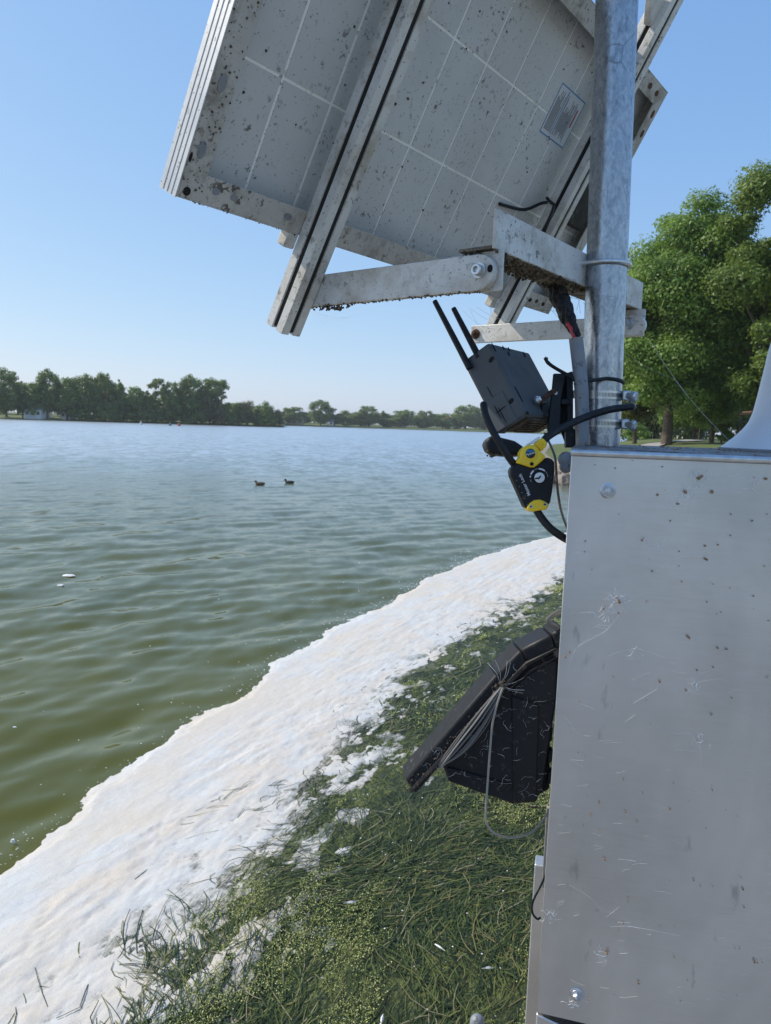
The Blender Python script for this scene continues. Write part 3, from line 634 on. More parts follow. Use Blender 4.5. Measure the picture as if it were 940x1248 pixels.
BU = [(128, 492, 34, ('bush', 0), 'rounded shore bush below the tall ragged tree'), (150, 488, 36, ('bush', 1), 'dense shore bush below the leaning narrow tree'), (178, 489, 42, ('bush', 0), 'wide dense bush below the sparse yellowish tree'),
      (208, 486, 38, ('bush', 1), 'dark green bush on the shore behind the coloured buoys'), (236, 484, 36, ('bush', 0), 'green bush under the tall peaked tree'), (256, 486, 44, ('brown', 0), 'brownish bush under the lone round crown'),
      (283, 490, 34, ('bush', 1), 'green bush between two brownish bushes near the point'), (302, 490, 34, ('brown', 0), 'russet bush near the wooded point'), (322, 494, 34, ('bush', 0), 'green bush at the end of the wooded point'), (336, 500, 22, ('brown', 0), 'last small brown bush at the tip of the point'), (100, 497, 28, ('bush', 1), 'low bush right of the small second house')]
for px, top, w, key, lab in BU: far_tree(px, top, w, key, lab, 'shore_bush', back=-3, cat='bush')
for i, px in enumerate(range(-60, 330, 17)):
    far_tree(px + random.uniform(-4, 4), (468 if px < 160 else 478 if px < 250 else 494) + random.uniform(-3, 6), random.uniform(30, 40), ('round', i % 3), 'green tree in the back row of the left far wood', 'far_tree', 'back row of the left far wood', back=28 + random.uniform(0, 20))
FR_T = [(356, 497, 36, ('round', 0), 'broad tree just right of the wooded point on the opposite shore'), (391, 488, 32, ('round', 1), 'tallest tree of the opposite shore right of the point'), (408, 499, 20, ('tall', 0), 'narrow tree right of the tallest one on the opposite shore'),
        (424, 504, 34, ('light', 0), 'light rounded tree in the middle of the opposite shore'), (450, 496, 28, ('round', 2), 'tall tree in the middle of the opposite shore'), (440, 504, 30, ('round', 0), 'lower tree left of the middle tall one on opposite shore'),
        (474, 508, 38, ('light', 0), 'yellowish low tree in front of the opposite shore wood'), (468, 501, 18, ('tall', 1), 'narrow tree behind the yellowish low one'), (492, 501, 32, ('round', 1), 'rounded tree left of the brown roofed house across the lake'),
        (514, 508, 32, ('light', 0), 'light green tree beside the brown roofed house across the lake'), (518, 502, 26, ('round', 2), 'tree behind the brown roofed house across the lake'), (540, 505, 28, ('round', 0), 'tree left of the tan house across the lake'),
        (568, 494, 38, ('round', 1), 'large tree left of the grey camera box across the lake'), (592, 498, 34, ('round', 2), 'tree across the lake partly behind the grey camera box'), (556, 508, 22, ('light', 0), 'low light tree at the foot of the large one across the lake')]
for px, top, w, key, lab in FR_T: far_tree(px, top, w, key, lab, side='R')
for i, px in enumerate(range(325, 720, 14)):
    far_tree(px + random.uniform(-4, 4), 503 + .02 * (px - 330) + random.uniform(-1, 4), random.uniform(24, 34), ('round', i % 3), 'green tree in the back row of the opposite shore', 'far_tree', 'back row of the opposite shore', back=40 + random.uniform(0, 30), side='R')

# ------------------------------------------------------------------ houses, shelter
def house(px, side, wpx, wall_h, roof_h, depth, wm, rm, label, base=1.0, back=4, name='house', d=None, nwin=3):
    d = d or ((FL(px) if side == 'L' else FR(px)) + back); p = at(px, 510, d); p[2] = base; w = wpx * d / F
    root = thing(name, label, name, p); x = np.array([1.0, 0, 0]); y = np.array([0, 1.0, 0]); o = p - x * w / 2
    m = MB(); m.prism([o - Z * .6, o + x * w - Z * .6, o + x * w + Z * wall_h, o + Z * wall_h], y * depth)
    for e in (0, w):    # gable ends
        m.prism([o + x * e + Z * wall_h, o + x * e + y * depth + Z * wall_h, o + x * e + y * depth / 2 + Z * (wall_h + roof_h)], x * (.12 if e == 0 else -.12))
    m.build('wall', wm, root)
    ov = .4; r = MB(); th = .15
    a = o - x * ov - y * ov + Z * (wall_h - .15); b = o - x * ov + y * depth / 2 + Z * (wall_h + roof_h + .12); c = o - x * ov + y * (depth + ov) + Z * (wall_h - .15)
    r.prism([a, b, c, c + Z * th, b + Z * th * 1.3, a + Z * th], x * (w + 2 * ov)); r.build('roof', rm, root)
    for j in range(nwin):
        wx = w * (j + .5) / nwin; q = MB(); q.box(o + x * (wx - .55) - y * .04 + Z * (wall_h * .35), x * 1.1, y * .08, Z * wall_h * .42); q.build('window', M['window'], root)
    return root
house(40, 'L', 20, 3.0, 2.0, 7, M['house_wall'], M['roof_grey'], 'white lakeside house with grey roof under the trees at left', base=.9)
house(53, 'L', 9, 2.6, 1.6, 5, M['house_wall'], M['roof_grey'], 'small second white house close right of the larger one', base=.9, back=9, nwin=1)
house(80, 'L', 12, 2.4, 1.4, 5, M['house_wall'], M['roof_grey'], 'low white house half hidden among trees right of the others', base=.9, back=7, nwin=2)
house(359, 'R', 20, 3, 3, 8, M['house_tan'], M['roof_brown'], 'brown house on the opposite shore just right of the point', base=1)
house(404, 'R', 5, 2.6, 1.5, 5, M['house_wall'], M['roof_grey'], 'tiny white boathouse below the narrow tree on opposite shore', base=.8, back=1, nwin=1)
house(490, 'R', 12, 3.5, 3, 8, M['house_tan'], M['roof_brown'], 'brown roofed house in the middle of the opposite shore', base=1.2)
house(546, 'R', 7, 6.5, 2.5, 7, M['house_tan'], M['roof_orange'], 'tall tan house left of the large tree across the lake', base=1.2, back=10, nwin=2)
sp = park(886, 75); sh = thing('park_shelter', 'park shelter with orange brown roof beyond the bush', 'shelter', sp)
m = MB(); m.prism([sp + [-2.6, -2, 2.3], sp + [2.6, -2, 2.9], sp + [2.6, -2, 3.15], sp + [-2.6, -2, 2.55]], (0, 4, .0)); m.build('roof', M['roof_orange'], sh)
for ex in (-2.1, 2.1):
    for ey in (-1.6, 1.6): m = MB(); m.tube([sp + [ex, ey, -.3], sp + [ex, ey, 2.4 + .115 * (ex + 2.1)]], .09, 8); m.build('post', M['bark'], sh)
house(848, 'L', 26, 2.2, 1.3, 5, M['house_wall'], M['roof_orange'], 'low pale building with reddish roof at the back of the park', base=1.75, d=150)

# ------------------------------------------------------------------ ducks, buoys
def duck(px, head, body, label):
    p = G(*px); root = thing('duck', label, 'duck', p, None); e = unit([-1, .12, 0]); m = MB(); s = np.array([.20, .19, .12, .02, -.08, -.14, -.165, -.17, -.18, -.215, -.235])
    # tail -> body -> breast
    c = [p + e * a + Z * b for a, b in ((-.21, .10), (-.16, .075), (-.08, .06), (.02, .055), (.10, .06), (.145, .085), (.155, .12), (.165, .15))]
    m.tube(c, [.008, .055, .085, .09, .08, .055, .036, .034], 12, smooth=3); m.v = [(v[0], v[1], max(v[2] * .82, -.05)) for v in m.v]; m.build('body', body, root, smooth=60)
    h = MB(); h.tube([p + e * a + Z * b for a, b in ((.150, .105), (.163, .130), (.185, .138), (.21, .131), (.22, .124))], [.034, .042, .042, .028, .012], 12, smooth=3); h.build('head', head, root, smooth=60)
    b = MB(); b.tube([p + e * .21 + Z * .126, p + e * .24 + Z * .118, p + e * .26 + Z * .114], [.017, .013, .010], 8); b.build('bill', M['beak'], root, smooth=60)
duck((317, 591), M['duck_brown'], M['duck_brown'], 'brown duck swimming left on the lake, left one of the pair')
duck((353, 589), M['duck_dark'], M['duck_dark'], 'dark duck swimming on the lake, right one of the pair')
for px, mm, lab in (((207.5, 516.9), M['buoy_teal'], 'small teal buoy near the left far shore'), ((218.5, 517.0), M['buoy_red'], 'small red buoy near the left far shore'), ((172, 518.2), M['house_wall'], 'tiny white buoy left of the coloured buoys')):
    p = at(px[0], px[1], 235); p[2] = 0; m = MB(); m.lathe(p - Z * .3, Z, [(.2, 0), (.45, .2), (.45, .7), (.30, .9), (.2, 1.3), (.05, 1.35)], 12); tag(m.build('buoy', mm, org=p, smooth=True), lab, 'buoy')

# ------------------------------------------------------------------ cabinet
cab = thing('metal_cabinet', 'large brushed grey metal cabinet filling the right side', 'cabinet', Cb(.3, .2, GROUND - E0[2] + .0))
CW, CD, CH = .66, .44, .797
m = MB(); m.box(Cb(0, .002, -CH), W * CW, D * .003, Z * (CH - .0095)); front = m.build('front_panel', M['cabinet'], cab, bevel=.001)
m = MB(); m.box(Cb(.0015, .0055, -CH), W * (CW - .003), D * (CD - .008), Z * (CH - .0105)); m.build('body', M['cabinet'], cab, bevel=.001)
# folded lid with a bright rolled lip
m = MB(); m.box(Cb(-.0015, -.0005, -.009), W * (CW + .003), D * (CD + .002), Z * .009); m.build('lid', M['top'], cab, bevel=.003, seg=3)
m = MB(); m.tube([Cb(-.001, -.0005, -.0055), Cb(CW + .001, -.0005, -.0055)], .0042, 10); m.build('lid_lip', M['steel'], cab, smooth=True)
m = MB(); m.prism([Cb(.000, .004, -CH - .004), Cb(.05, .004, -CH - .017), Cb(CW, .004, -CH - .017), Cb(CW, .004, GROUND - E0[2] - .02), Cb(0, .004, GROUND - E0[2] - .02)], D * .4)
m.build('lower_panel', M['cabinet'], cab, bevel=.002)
def hexbolt(mb_parent, p, ax, r, label=None, washer=True, wm='bolt'):
    ax = unit(ax); m = MB()
    if washer: m.lathe(p, ax, [(r * 1.75, 0), (r * 1.75, r * .22), (r * 1.6, r * .3)], 20)
    m.lathe(p + ax * r * .3, ax, [(r * 1.35, 0), (r * 1.3, r * .25)], 16); m.lathe(p + ax * r * .5, ax, [(r, 0), (r, r * .75), (r * .86, r * .95)], 6)
    m.lathe(p + ax * r * 1.4, ax, [(r * .55, 0), (r * .5, r * .3), (r * .3, r * .38)], 14)
    o = m.build('bolt', M[wm], mb_parent, smooth=35); return o
for q in ((741, 598), (703, 1212)): p = onplane(*q, E0 + D * .002, NC); hexbolt(cab, p, NC, .0058)
# channel, strip and wires on the hidden left side
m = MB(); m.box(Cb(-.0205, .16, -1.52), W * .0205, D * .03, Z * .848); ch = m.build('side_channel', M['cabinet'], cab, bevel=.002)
m = MB(); m.box(Cb(-.0065, .13, -.69), W * .005, D * .008, Z * .132); m.build('side_strip', M['light_cable'], cab, bevel=.001)
m = MB(); pz = [(671, 1052), (660, 1078), (650, 1098), (649, 1112), (655, 1120), (659, 1118)]; m.tube([at(x, y, 1.10) for x, y in pz], .0016, 8, smooth=4); m.build('wire_stub', M['black_rubber'], cab)
m = MB(); [m.lathe(at(690, 560 + 9 * k, 1.06), (-.3, -.9, .1), [(.004, -.004), (.0105 - .002 * k, -.003), (.0115 - .002 * k, .002), (.006, .005)], 12) for k in range(2)]; m.build('cable_clamp', M['conduit'], cab, smooth=50)
# cobweb strands and debris on the face
def facept(x, y, off=.0006): return onplane(x, y, E0 + NC * off, NC)
m = MB()
STR = [[(838, 640), (850, 590), (862, 563)], [(812, 606), (848, 592), (900, 575), (925, 565)], [(858, 612), (905, 590), (940, 578)], [(735, 676), (770, 664), (806, 665), (838, 666)], [(692, 812), (705, 790), (735, 770), (752, 752), (758, 745)], [(868, 590), (880, 584), (940, 571)], [(842, 832), (878, 828), (888, 832)], [(707, 746), (722, 745), (730, 752), (745, 738)], [(820, 830), (838, 846)], [(740, 800), (775, 790), (810, 802)],
       [(843, 893), (852, 910), (854, 938)], [(690, 870), (705, 896)], [(668, 1112), (672, 1122), (684, 1120)], [(693, 1080), (716, 1094), (735, 1110)], [(745, 1130), (770, 1128), (830, 1140)], [(738, 1116), (755, 1104)], [(800, 695), (830, 680), (900, 678)], [(790, 640), (822, 640), (860, 632)], [(700, 660), (716, 652), (730, 655)], [(770, 856), (800, 838)], [(850, 722), (880, 728), (920, 727)], [(762, 880), (775, 872)]]
for st in STR:
    pts = [facept(x + random.uniform(-2, 2), y + random.uniform(-2, 2), .0007 + .0006 * random.random()) for x, y in st]; m.tube(pts, [.00008, .00013, .00007], 4, smooth=5)
for k in range(150):
    x, y = random.uniform(672, 935), random.uniform(560, 1230)
    if x < 697 - (y - 545) * .055 + 6 or random.random() < .3: continue
    an = random.gauss(.05, .25); L = random.uniform(4, 24); dx, dy = math.cos(an) * L, math.sin(an) * L; m.tube([facept(x, y), facept(x + dx * .5, y + dy * .5 + random.uniform(-1, 1)), facept(x + dx, y + dy)], random.uniform(.00005, .00012), 3, smooth=3)
for x, y, k in ((852, 582, 26), (838, 600, 16), (828, 612, 10), (752, 731, 22), (740, 745, 10), (700, 1222, 12), (845, 838, 8), (800, 665, 8), (855, 905, 8), (780, 800, 6), (920, 585, 6), (672, 1115, 8), (736, 1165, 6)):
    for _ in range(k):
        p0 = np.array([x + random.gauss(0, 5), y + random.gauss(0, 5)]); an = random.uniform(0, 6.28); pts = [facept(*p0, .0006)]
        for _ in range(4): an += random.gauss(0, .9); p0 = p0 + random.uniform(1, 4.5) * np.array([math.cos(an), math.sin(an)]); pts.append(facept(*p0, .0006 + .0012 * random.random()))
        m.tube(pts, [.0001, .00028, .0001], 3, smooth=3)
o = m.build('cobweb', M['web']); tag(o, 'thin pale cobweb strands stuck across the cabinet face', 'cobweb', kind='stuff')
m = MB()
def crumb(mb, p, r, n=6):
    r = r * random.uniform(.6, 1.15)
    base = len(mb.v); mb.lathe(p, unit([random.gauss(0, 1) for _ in range(3)]), [(r * .3, -r * .8), (r, -r * .2), (r * .8, r * .5), (r * .2, r * .9)], n)
    for i in range(base, len(mb.v)): mb.v[i] = tuple(np.array(mb.v[i]) + np.array([random.uniform(-.3, .3) * r for _ in range(3)]))
for x, y, r in ((755, 733, .0042), (752, 729, .003), (841, 777, .0035), (837, 776, .003), (737, 1048, .0034), (739, 1161, .0034), (742, 1159, .0026), (802, 604, .0025), (851, 583, .004), (855, 580, .003), (835, 599, .0035), (826, 615, .003), (730, 978, .0025), (721, 993, .002), (753, 1134, .002), (778, 1199, .0022), (868, 872, .002), (803, 832, .003), (874, 791, .0022), (885, 790, .0022), (919, 1172, .0025), (924, 1174, .0022), (688, 801, .0025), (693, 797, .002), (868, 600, .003), (935, 584, .003), (916, 634, .0026), (783, 657, .0024), (860, 681, .003)):
    for _ in range(2): crumb(m, facept(x + random.uniform(-1.5, 1.5), y + random.uniform(-1.5, 1.5), .001), r * .55)
for k in range(90): crumb(m, facept(random.uniform(700, 935), random.uniform(560, 1230), .0004), random.uniform(.0006, .0014), 5)
for k in range(190): crumb(m, Cb(random.uniform(.0, .6), random.uniform(.01, .38), .0005), random.uniform(.0006, .0022), 5)
o = m.build('debris', M['debris']); tag(o, 'brown crumbs of insect debris stuck on the cabinet', 'debris', kind='stuff')

# white bell dome on the cabinet top
c0 = Cb(.335, .30, .0); dm = thing('dome_antenna', 'pale blue white bell shaped dome standing on the cabinet top', 'dome', c0)
m = MB(); m.lathe(c0, Z, [(.109, .000), (.110, .004), (.104, .009), (.092, .020), (.080, .033), (.072, .045), (.067, .060), (.062, .09), (.057, .125), (.053, .155), (.049, .175), (.043, .186), (.032, .193), (.012, .197)], 48); m.build('shell', M['dome'], dm, smooth=60)
m = MB(); m.lathe(c0, Z, [(.114, .0005), (.114, .0035), (.1105, .0045)], 40); m.build('base_ring', M['conduit'], dm, smooth=30)

# ------------------------------------------------------------------ pole
top = at(757, -130, 1.105); ptop = PB + unit(top - PB) * 1.25; pbz = PB.copy()
pole = thing('support_pole', 'round galvanised steel pole rising from the cabinet top', 'pole', PB)
PR = .0315
m = MB(); m.tube([PB + (ptop - PB) * (k / 14) for k in range(15)], PR, 40); m.build('tube', M['galv'], pole, smooth=True)
PDIR = unit(ptop - PB)
def on_pole(h): return PB + PDIR * h
def pole_h(y, x=740):
    a_, b_ = 0.0, 1.2
    for _ in range(40):
        c_ = (a_ + b_) / 2; q = on_pole(c_) - CAM; yy = CY - F * (q @ cu) / (q @ fwd)
        if yy > y: a_ = c_
        else: b_ = c_
    return a_
VIEW = unit(np.array([CAM[0] - PB[0], CAM[1] - PB[1], 0])); SIDE = np.cross(Z, VIEW)   # SIDE points right in the picture
if SIDE @ cr < 0: SIDE = -SIDE
def ring(mb, h, r, tube_r, a0=0, a1=360, n=36, lift=0.0):
    pts = [on_pole(h) + r * (math.cos(math.radians(a0 + (a1 - a0) * k / n)) * VIEW + math.sin(math.radians(a0 + (a1 - a0) * k / n)) * SIDE) + Z * lift * math.sin(math.radians(a0 + (a1 - a0) * k / n)) for k in range(n + 1)]
    mb.tube(pts, tube_r, 8); return pts
# two hose clamps and a cable tie belong together with what they grip: each a thing
def hose_clamp(y, label, screw):
    h = pole_h(y); p = on_pole(h); root = thing('hose_clamp', label, 'hose clamp', p, 'hose clamps on the pole')
    m = MB(); pts = []
    bw = .0065; rr = PR + .0009; n = 40; vv = []; lo_ = []
    for k in range(n + 1):
        an = math.radians(-80 + 340 * k / n); dv = math.cos(an) * VIEW + math.sin(an) * SIDE
        for (r_, z_) in ((rr - .0004, -bw), (rr + .0006, -bw), (rr + .0006, bw), (rr - .0004, bw)): vv.append(p + dv * r_ + Z * z_)
    ff = [(4 * k + e, 4 * k + 4 + e, 4 * k + 4 + (e + 1) % 4, 4 * k + (e + 1) % 4) for k in range(n) for e in range(4)]
    m.add(vv, ff); m.build('band', M['steel'], root, smooth=True)
    g = MB()
    for k in range(20):
        an = math.radians(-10 + 80 * k / 20); dv = math.cos(an) * VIEW + math.sin(an) * SIDE; tg = -math.sin(an) * VIEW + math.cos(an) * SIDE
        g.box(p + dv * (rr + .0004) - Z * .003 - tg * .0005, dv * .0006, tg * .0006, Z * .006)
    go = g.build('band_slots', M['slot'], root); go['kind'] = 'stuff'
    b = MB(); e = p + SIDE * (PR + .004) + VIEW * .008; b.box(e - Z * .008 - VIEW * .006 - SIDE * .004, VIEW * .013, SIDE * .012, Z * .016); b.build('worm_housing', M['bolt'], root, bevel=.002)
    s_ = MB(); q = e + SIDE * .004 + VIEW * .004; ax = unit(SIDE * .8 + VIEW * .5 - Z * .15); s_.lathe(q, ax, [(.0055, 0), (.0058, .008), (.0085, .009), (.0085, .014), (.006, .016)], 6 if screw else 14); s_.build('screw', M['steel'] if screw else M['bolt'], root, smooth=35)
    l = MB(); l.box(p - SIDE * (PR + .024) + VIEW * .018 - Z * bw, SIDE * .020, VIEW * .0015, Z * bw * 2); l.build('band_end', M['steel'], root)
    for k in range(5): pass
hose_clamp(482, 'upper steel hose clamp around the pole above the black cable', False); hose_clamp(516, 'lower steel hose clamp with hex screw below the black cable', True)
zt = thing('cable_tie', 'black cable tie around pole and conduit with ragged tail', 'cable tie', on_pole(pole_h(466)))
m = MB(); h = pole_h(466)
pts = [on_pole(h) + (PR + .001) * (math.cos(math.radians(a_)) * VIEW + math.sin(math.radians(a_)) * SIDE) + Z * .004 * math.cos(math.radians(a_)) for a_ in range(10, 200, 10)]
cfront = [at(702, 463, 1.135), at(708, 464, 1.130), at(718, 464, 1.135)]
m.tube(cfront + pts[:16], .0030, 8); m.build('strap', M['black_rubber'], zt, smooth=True)
m = MB(); m.tube([at(708, 467, 1.128), at(700, 462, 1.13), at(690, 456, 1.13), at(676, 448, 1.125), at(668, 442, 1.12), at(664, 436, 1.12)], [.0045, .004, .0028, .0028, .003, .0022], 8, smooth=4); m.build('tail', M['tape'], zt, smooth=True)
m = MB(); [crumb(m, at(704 + random.uniform(-3, 4), 464 + random.uniform(-4, 6), 1.127), random.uniform(.002, .004)) for _ in range(8)]; [crumb(m, at(666 + random.uniform(-2, 2), 437 + random.uniform(-3, 3), 1.12), random.uniform(.001, .0025)) for _ in range(5)]; m.build('grime', M['grime'], zt)['kind'] = 'stuff'

# conduit with wires
cb_ = Cb(.022, .215, .0005); cb_ = onplane(710, 545, E0, Z) if False else at(710, 545.5, 1.135)
cdt = thing('conduit', 'thin grey conduit pipe standing left of the pole with a red wire', 'conduit', cb_)
ct = at(702, 412, 1.125); m = MB(); m.tube([cb_ - Z * .002, at(709.5, 500, 1.132), at(708, 466, 1.13), ct], .0105, 20, smooth=4); m.build('pipe', M['conduit'], cdt, smooth=True)
m = MB(); m.tube([at(700.5, 413, 1.125), at(697, 402, 1.127), at(692, 394, 1.13)], .0034, 8, smooth=3); m.build('red_wire', M['red_wire'], cdt, smooth=True)
m = MB(); m.tube([at(703, 414, 1.127), at(700, 402, 1.13), at(692, 388, 1.14), at(686, 370, 1.15), at(676, 352, 1.17), at(664, 340, 1.2)], [.006, .007, .012, .014, .014, .013], 10, smooth=4)
m.v = [tuple(np.array(p) + np.array([random.gauss(0, .0012) for _ in range(3)])) for p in m.v]; m.build('taped_bundle', M['tape'], cdt, smooth=False)
m = MB()
for k in range(26): a_ = at(random.uniform(676, 702), random.uniform(346, 392), 1.13); m.tube([a_, a_ + np.array([random.gauss(0, .01), random.gauss(0, .006), random.gauss(-.004, .012)]), a_ + np.array([random.gauss(0, .02), random.gauss(0, .01), random.gauss(-.01, .02)])], .00022, 3)
m.build('frayed_strands', M['grime'], cdt)['kind'] = 'stuff'

# ------------------------------------------------------------------ solar panel and its mount
sp_ = thing('photovoltaic_module', 'tilted solar panel seen from its dirty pale back', 'solar panel', Pn(-.04, .10, -.44))
S0, S1, U0, U1 = -.574, .485, .096, .600; NB, NF, FW, TH = -.4405, -.4760, .036, .0022
def frame_rail(p0, p1, inward, name='frame_rail'):
    L = p1 - p0; m = MB(); inward = unit(inward); fr = (NF - NB) * N
    m.box(p0, L, inward * TH, fr)                       # side wall
    m.prism([p0 + inward * TH, p0 + inward * FW + unit(L) * FW, p1 + inward * FW - unit(L) * FW, p1 + inward * TH], -N * TH)   # back lip, mitred
    return m
c00, c10, c11, c01 = Pn(S0, U0, NB), Pn(S1, U0, NB), Pn(S1, U1, NB), Pn(S0, U1, NB)
rails = []
for (a_, b_, inw) in ((c00, c10, S), (c10, c11, -XP), (c11, c01, -S), (c01, c00, XP)):
    mb = frame_rail(a_, b_, inw); rails.append(mb.build('frame_rail', M['flange'] , sp_, bevel=.0006, seg=1))
# outer side of the left rail: bright ribbed aluminium skin
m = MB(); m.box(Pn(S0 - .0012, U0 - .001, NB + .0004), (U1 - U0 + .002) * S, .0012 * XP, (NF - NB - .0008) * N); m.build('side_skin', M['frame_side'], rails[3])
for k in (.22, .48, .74): m = MB(); m.box(Pn(S0 - .0016, U0, NB + (NF - NB) * k), (U1 - U0) * S, .0006 * XP, -.0013 * N); m.build('rib_line', M['label_text'], rails[3])
# holes in the lips
def ovalhole(parent, s, u, a, b, along='u', mat_='slot', hgt=.0006):
    m = MB(); pts = [Pn(s + (a if along == 's' else b) * math.cos(t), u + (b if along == 's' else a) * math.sin(t), NB + .0002) for t in np.linspace(0, 2 * math.pi, 15)[:-1]]; m.prism(pts, N * hgt); m.build('hole', M[mat_], parent)
ovalhole(rails[3], S0 + .016, U0 + .062, .011, .006, 'u', 'conduit'); ovalhole(rails[3], S0 + .016, U0 + .14, .011, .006, 'u', 'conduit'); ovalhole(rails[3], S0 + .013, U0 + .010, .0055, .0055); ovalhole(rails[3], S0 + .004, U0 + .05, .006, .002)
for s_ in (S0 + .055, S0 + .085): ovalhole(rails[0], s_, U0 + .021, .006, .0045, 's', 'conduit')
ovalhole(rails[0], S0 + .185, U0 + .02, .008, .005, 's', 'conduit'); ovalhole(rails[0], .06, U0 + .02, .008, .005, 's', 'groove'); ovalhole(rails[0], .37, U0 + .018, .007, .0045, 's'); ovalhole(rails[0], .40, U0 + .020, .007, .0045, 's', 'rust'); ovalhole(rails[0], .435, U0 + .018, .007, .0045, 's')
for u_ in (U1 - .05, U1 - .09, U1 - .14): ovalhole(rails[1], S1 - .016, u_, .008, .0055, 'u', 'rust')
for s_ in (S1 - .045, S1 - .085): ovalhole(rails[2], s_, U1 - .018, .008, .0055, 's', 'rust')
# back sheet and cells (each cell proud of the pale seams)
NSH = -.4710
m = MB(); m.box(Pn(S0 + .003, U0 + .003, NSH), (S1 - S0 - .006) * XP, (U1 - U0 - .006) * S, -.004 * N); m.build('back_sheet', M['sheet'], sp_)
sx = [S0 + .004, -.451, -.3575, -.264, -.1705, -.0745, .0155, .109, .2025, .296, .3895, S1 - .004]; ux = [U0 + .004, .1127, .2735, .434, .5955]; gp = .0024
for i in range(len(sx) - 1):
    for j in range(len(ux) - 1):
        if ux[j + 1] - ux[j] < .03: continue
        m = MB(); g2 = gp * .85; m.box(Pn(sx[i] + gp, ux[j] + g2, NSH + .0002), (sx[i + 1] - sx[i] - 2 * gp) * XP, (ux[j + 1] - ux[j] - 2 * g2) * S, .0007 * N); m.build('cell', M['cell'], sp_)
# paper label with printed lines
NL = NSH + .0010
def lab_box(s0, u0, s1, u1, n_, mat_, nm, par): m = MB(); m.box(Pn(s0, u0, NL + n_), (s1 - s0) * XP, (u1 - u0) * S, .00025 * N); return m.build(nm, M[mat_], par)
lb = lab_box(.1495, .4015, .2525, .4885, 0, 'label', 'label', sp_)
for (a0, b0, a1, b1) in ((.1495, .4015, .2525, .4035), (.1495, .4865, .2525, .4885), (.1495, .4035, .1512, .4865), (.2508, .4035, .2525, .4865), (.184, .408, .1862, .484), (.232, .408, .2335, .474)): lab_box(a0, b0, a1, b1, .0003, 'label_blue', 'label_line', lb)
for k in range(9): lab_box(.156 + .0029 * k, .410, .1575 + .0029 * k, .410 + random.uniform(.045, .07), .0003, 'label_text', 'print_line', lb)
for k in range(14): lab_box(.190 + .0029 * k, .409 + random.uniform(0, .012), .1915 + .0029 * k, .45 + random.uniform(0, .03), .0003, 'label_text', 'print_line', lb)
lab_box(.2375, .437, .2415, .470, .0003, 'red_wire', 'print_line', lb)
# junction box
m = MB(); m.box(Pn(.358, .285, NSH + .001), .085 * XP, .10 * S, .026 * N); jb = m.build('junction_box', M['tape'], sp_, bevel=.006)
m = MB(); m.tube([Pn(.318, .31, NSH + .012), Pn(.26, .30, NSH + .014), Pn(.21, .272, NSH + .012), Pn(.15, .262, NSH + .006), Pn(.13, .26, NSH + .004)], .0032, 8, smooth=4); m.build('lead_wire', M['black_rubber'], jb, smooth=True)
m = MB(); m.tube([Pn(.22, .235, -.40), Pn(.216, .27, -.402), Pn(.222, .30, -.41), Pn(.24, .305, -.43), Pn(.26, .31, -.455)], .0032, 8, smooth=4); m.build('lead_wire', M['black_rubber'], jb, smooth=True)
m = MB()
for k in range(60): s_ = random.uniform(S0, -.36); crumb(m, Pn(s_, U0 + random.uniform(-.001, .002), NB - random.uniform(0, .003)), random.uniform(.0005, .0015), 5)
for k in range(70):
    s_, u_ = random.uniform(S0 + .04, .36), random.uniform(.14, .56); crumb(m, Pn(s_, u_, NSH + .0014), random.uniform(.0006, .0024), 5)
for k in range(120):
    s_ = S0 + random.uniform(.001, FW); crumb(m, Pn(s_, random.uniform(U0, .4), NB + .0006), random.uniform(.0005, .0016), 5)
m.build('speck', M['grime'], sp_)['kind'] = 'stuff'

mt = thing('panel_mount', 'aluminium mounting bracket holding the solar panel to the pole', 'bracket', Bh(-.03, .05, .20))
def strut(s0, u0, u1, nm='slotted_rail'):
    w = .040; n0 = NB + .0006; g = .0045; dp = .009; c = w / 2
    prof = [(0, 0), (c - g, 0), (c - g, dp), (c + g, dp), (c + g, 0), (w, 0), (w, c - g), (w - dp, c - g), (w - dp, c + g), (w, c + g), (w, w), (c + g, w), (c + g, w - dp), (c - g, w - dp), (c - g, w), (0, w), (0, c + g), (dp, c + g), (dp, c - g), (0, c - g)]
    m = MB(); m.prism([Pn(s0 + x_, u0, n0 + y_) for x_, y_ in prof], (u1 - u0) * S); o = m.build(nm, M['alu'], mt, bevel=.0008, seg=1)
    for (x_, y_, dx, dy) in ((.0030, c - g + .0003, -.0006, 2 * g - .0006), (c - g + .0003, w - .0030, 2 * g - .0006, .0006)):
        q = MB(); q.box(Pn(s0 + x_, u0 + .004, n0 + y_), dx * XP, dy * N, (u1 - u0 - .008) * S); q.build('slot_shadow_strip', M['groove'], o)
    return o
strut(-.3575, -.043, .98); strut(.2450, .030, .98)
# clamp lips where rails cross the lower frame edge
for s_ in (-.376, .228): m = MB(); m.box(Pn(s_, U0 - .022, NB - .018), .020 * XP, .022 * S, .0175 * N); m.build('frame_clip', M['alu'], mt, bevel=.0015); m = MB(); m.box(Pn(s_ + .003, U0 - .0225, NB - .015), .015 * XP, .006 * S, .012 * N); m.build('frame_clip', M['groove'], mt)
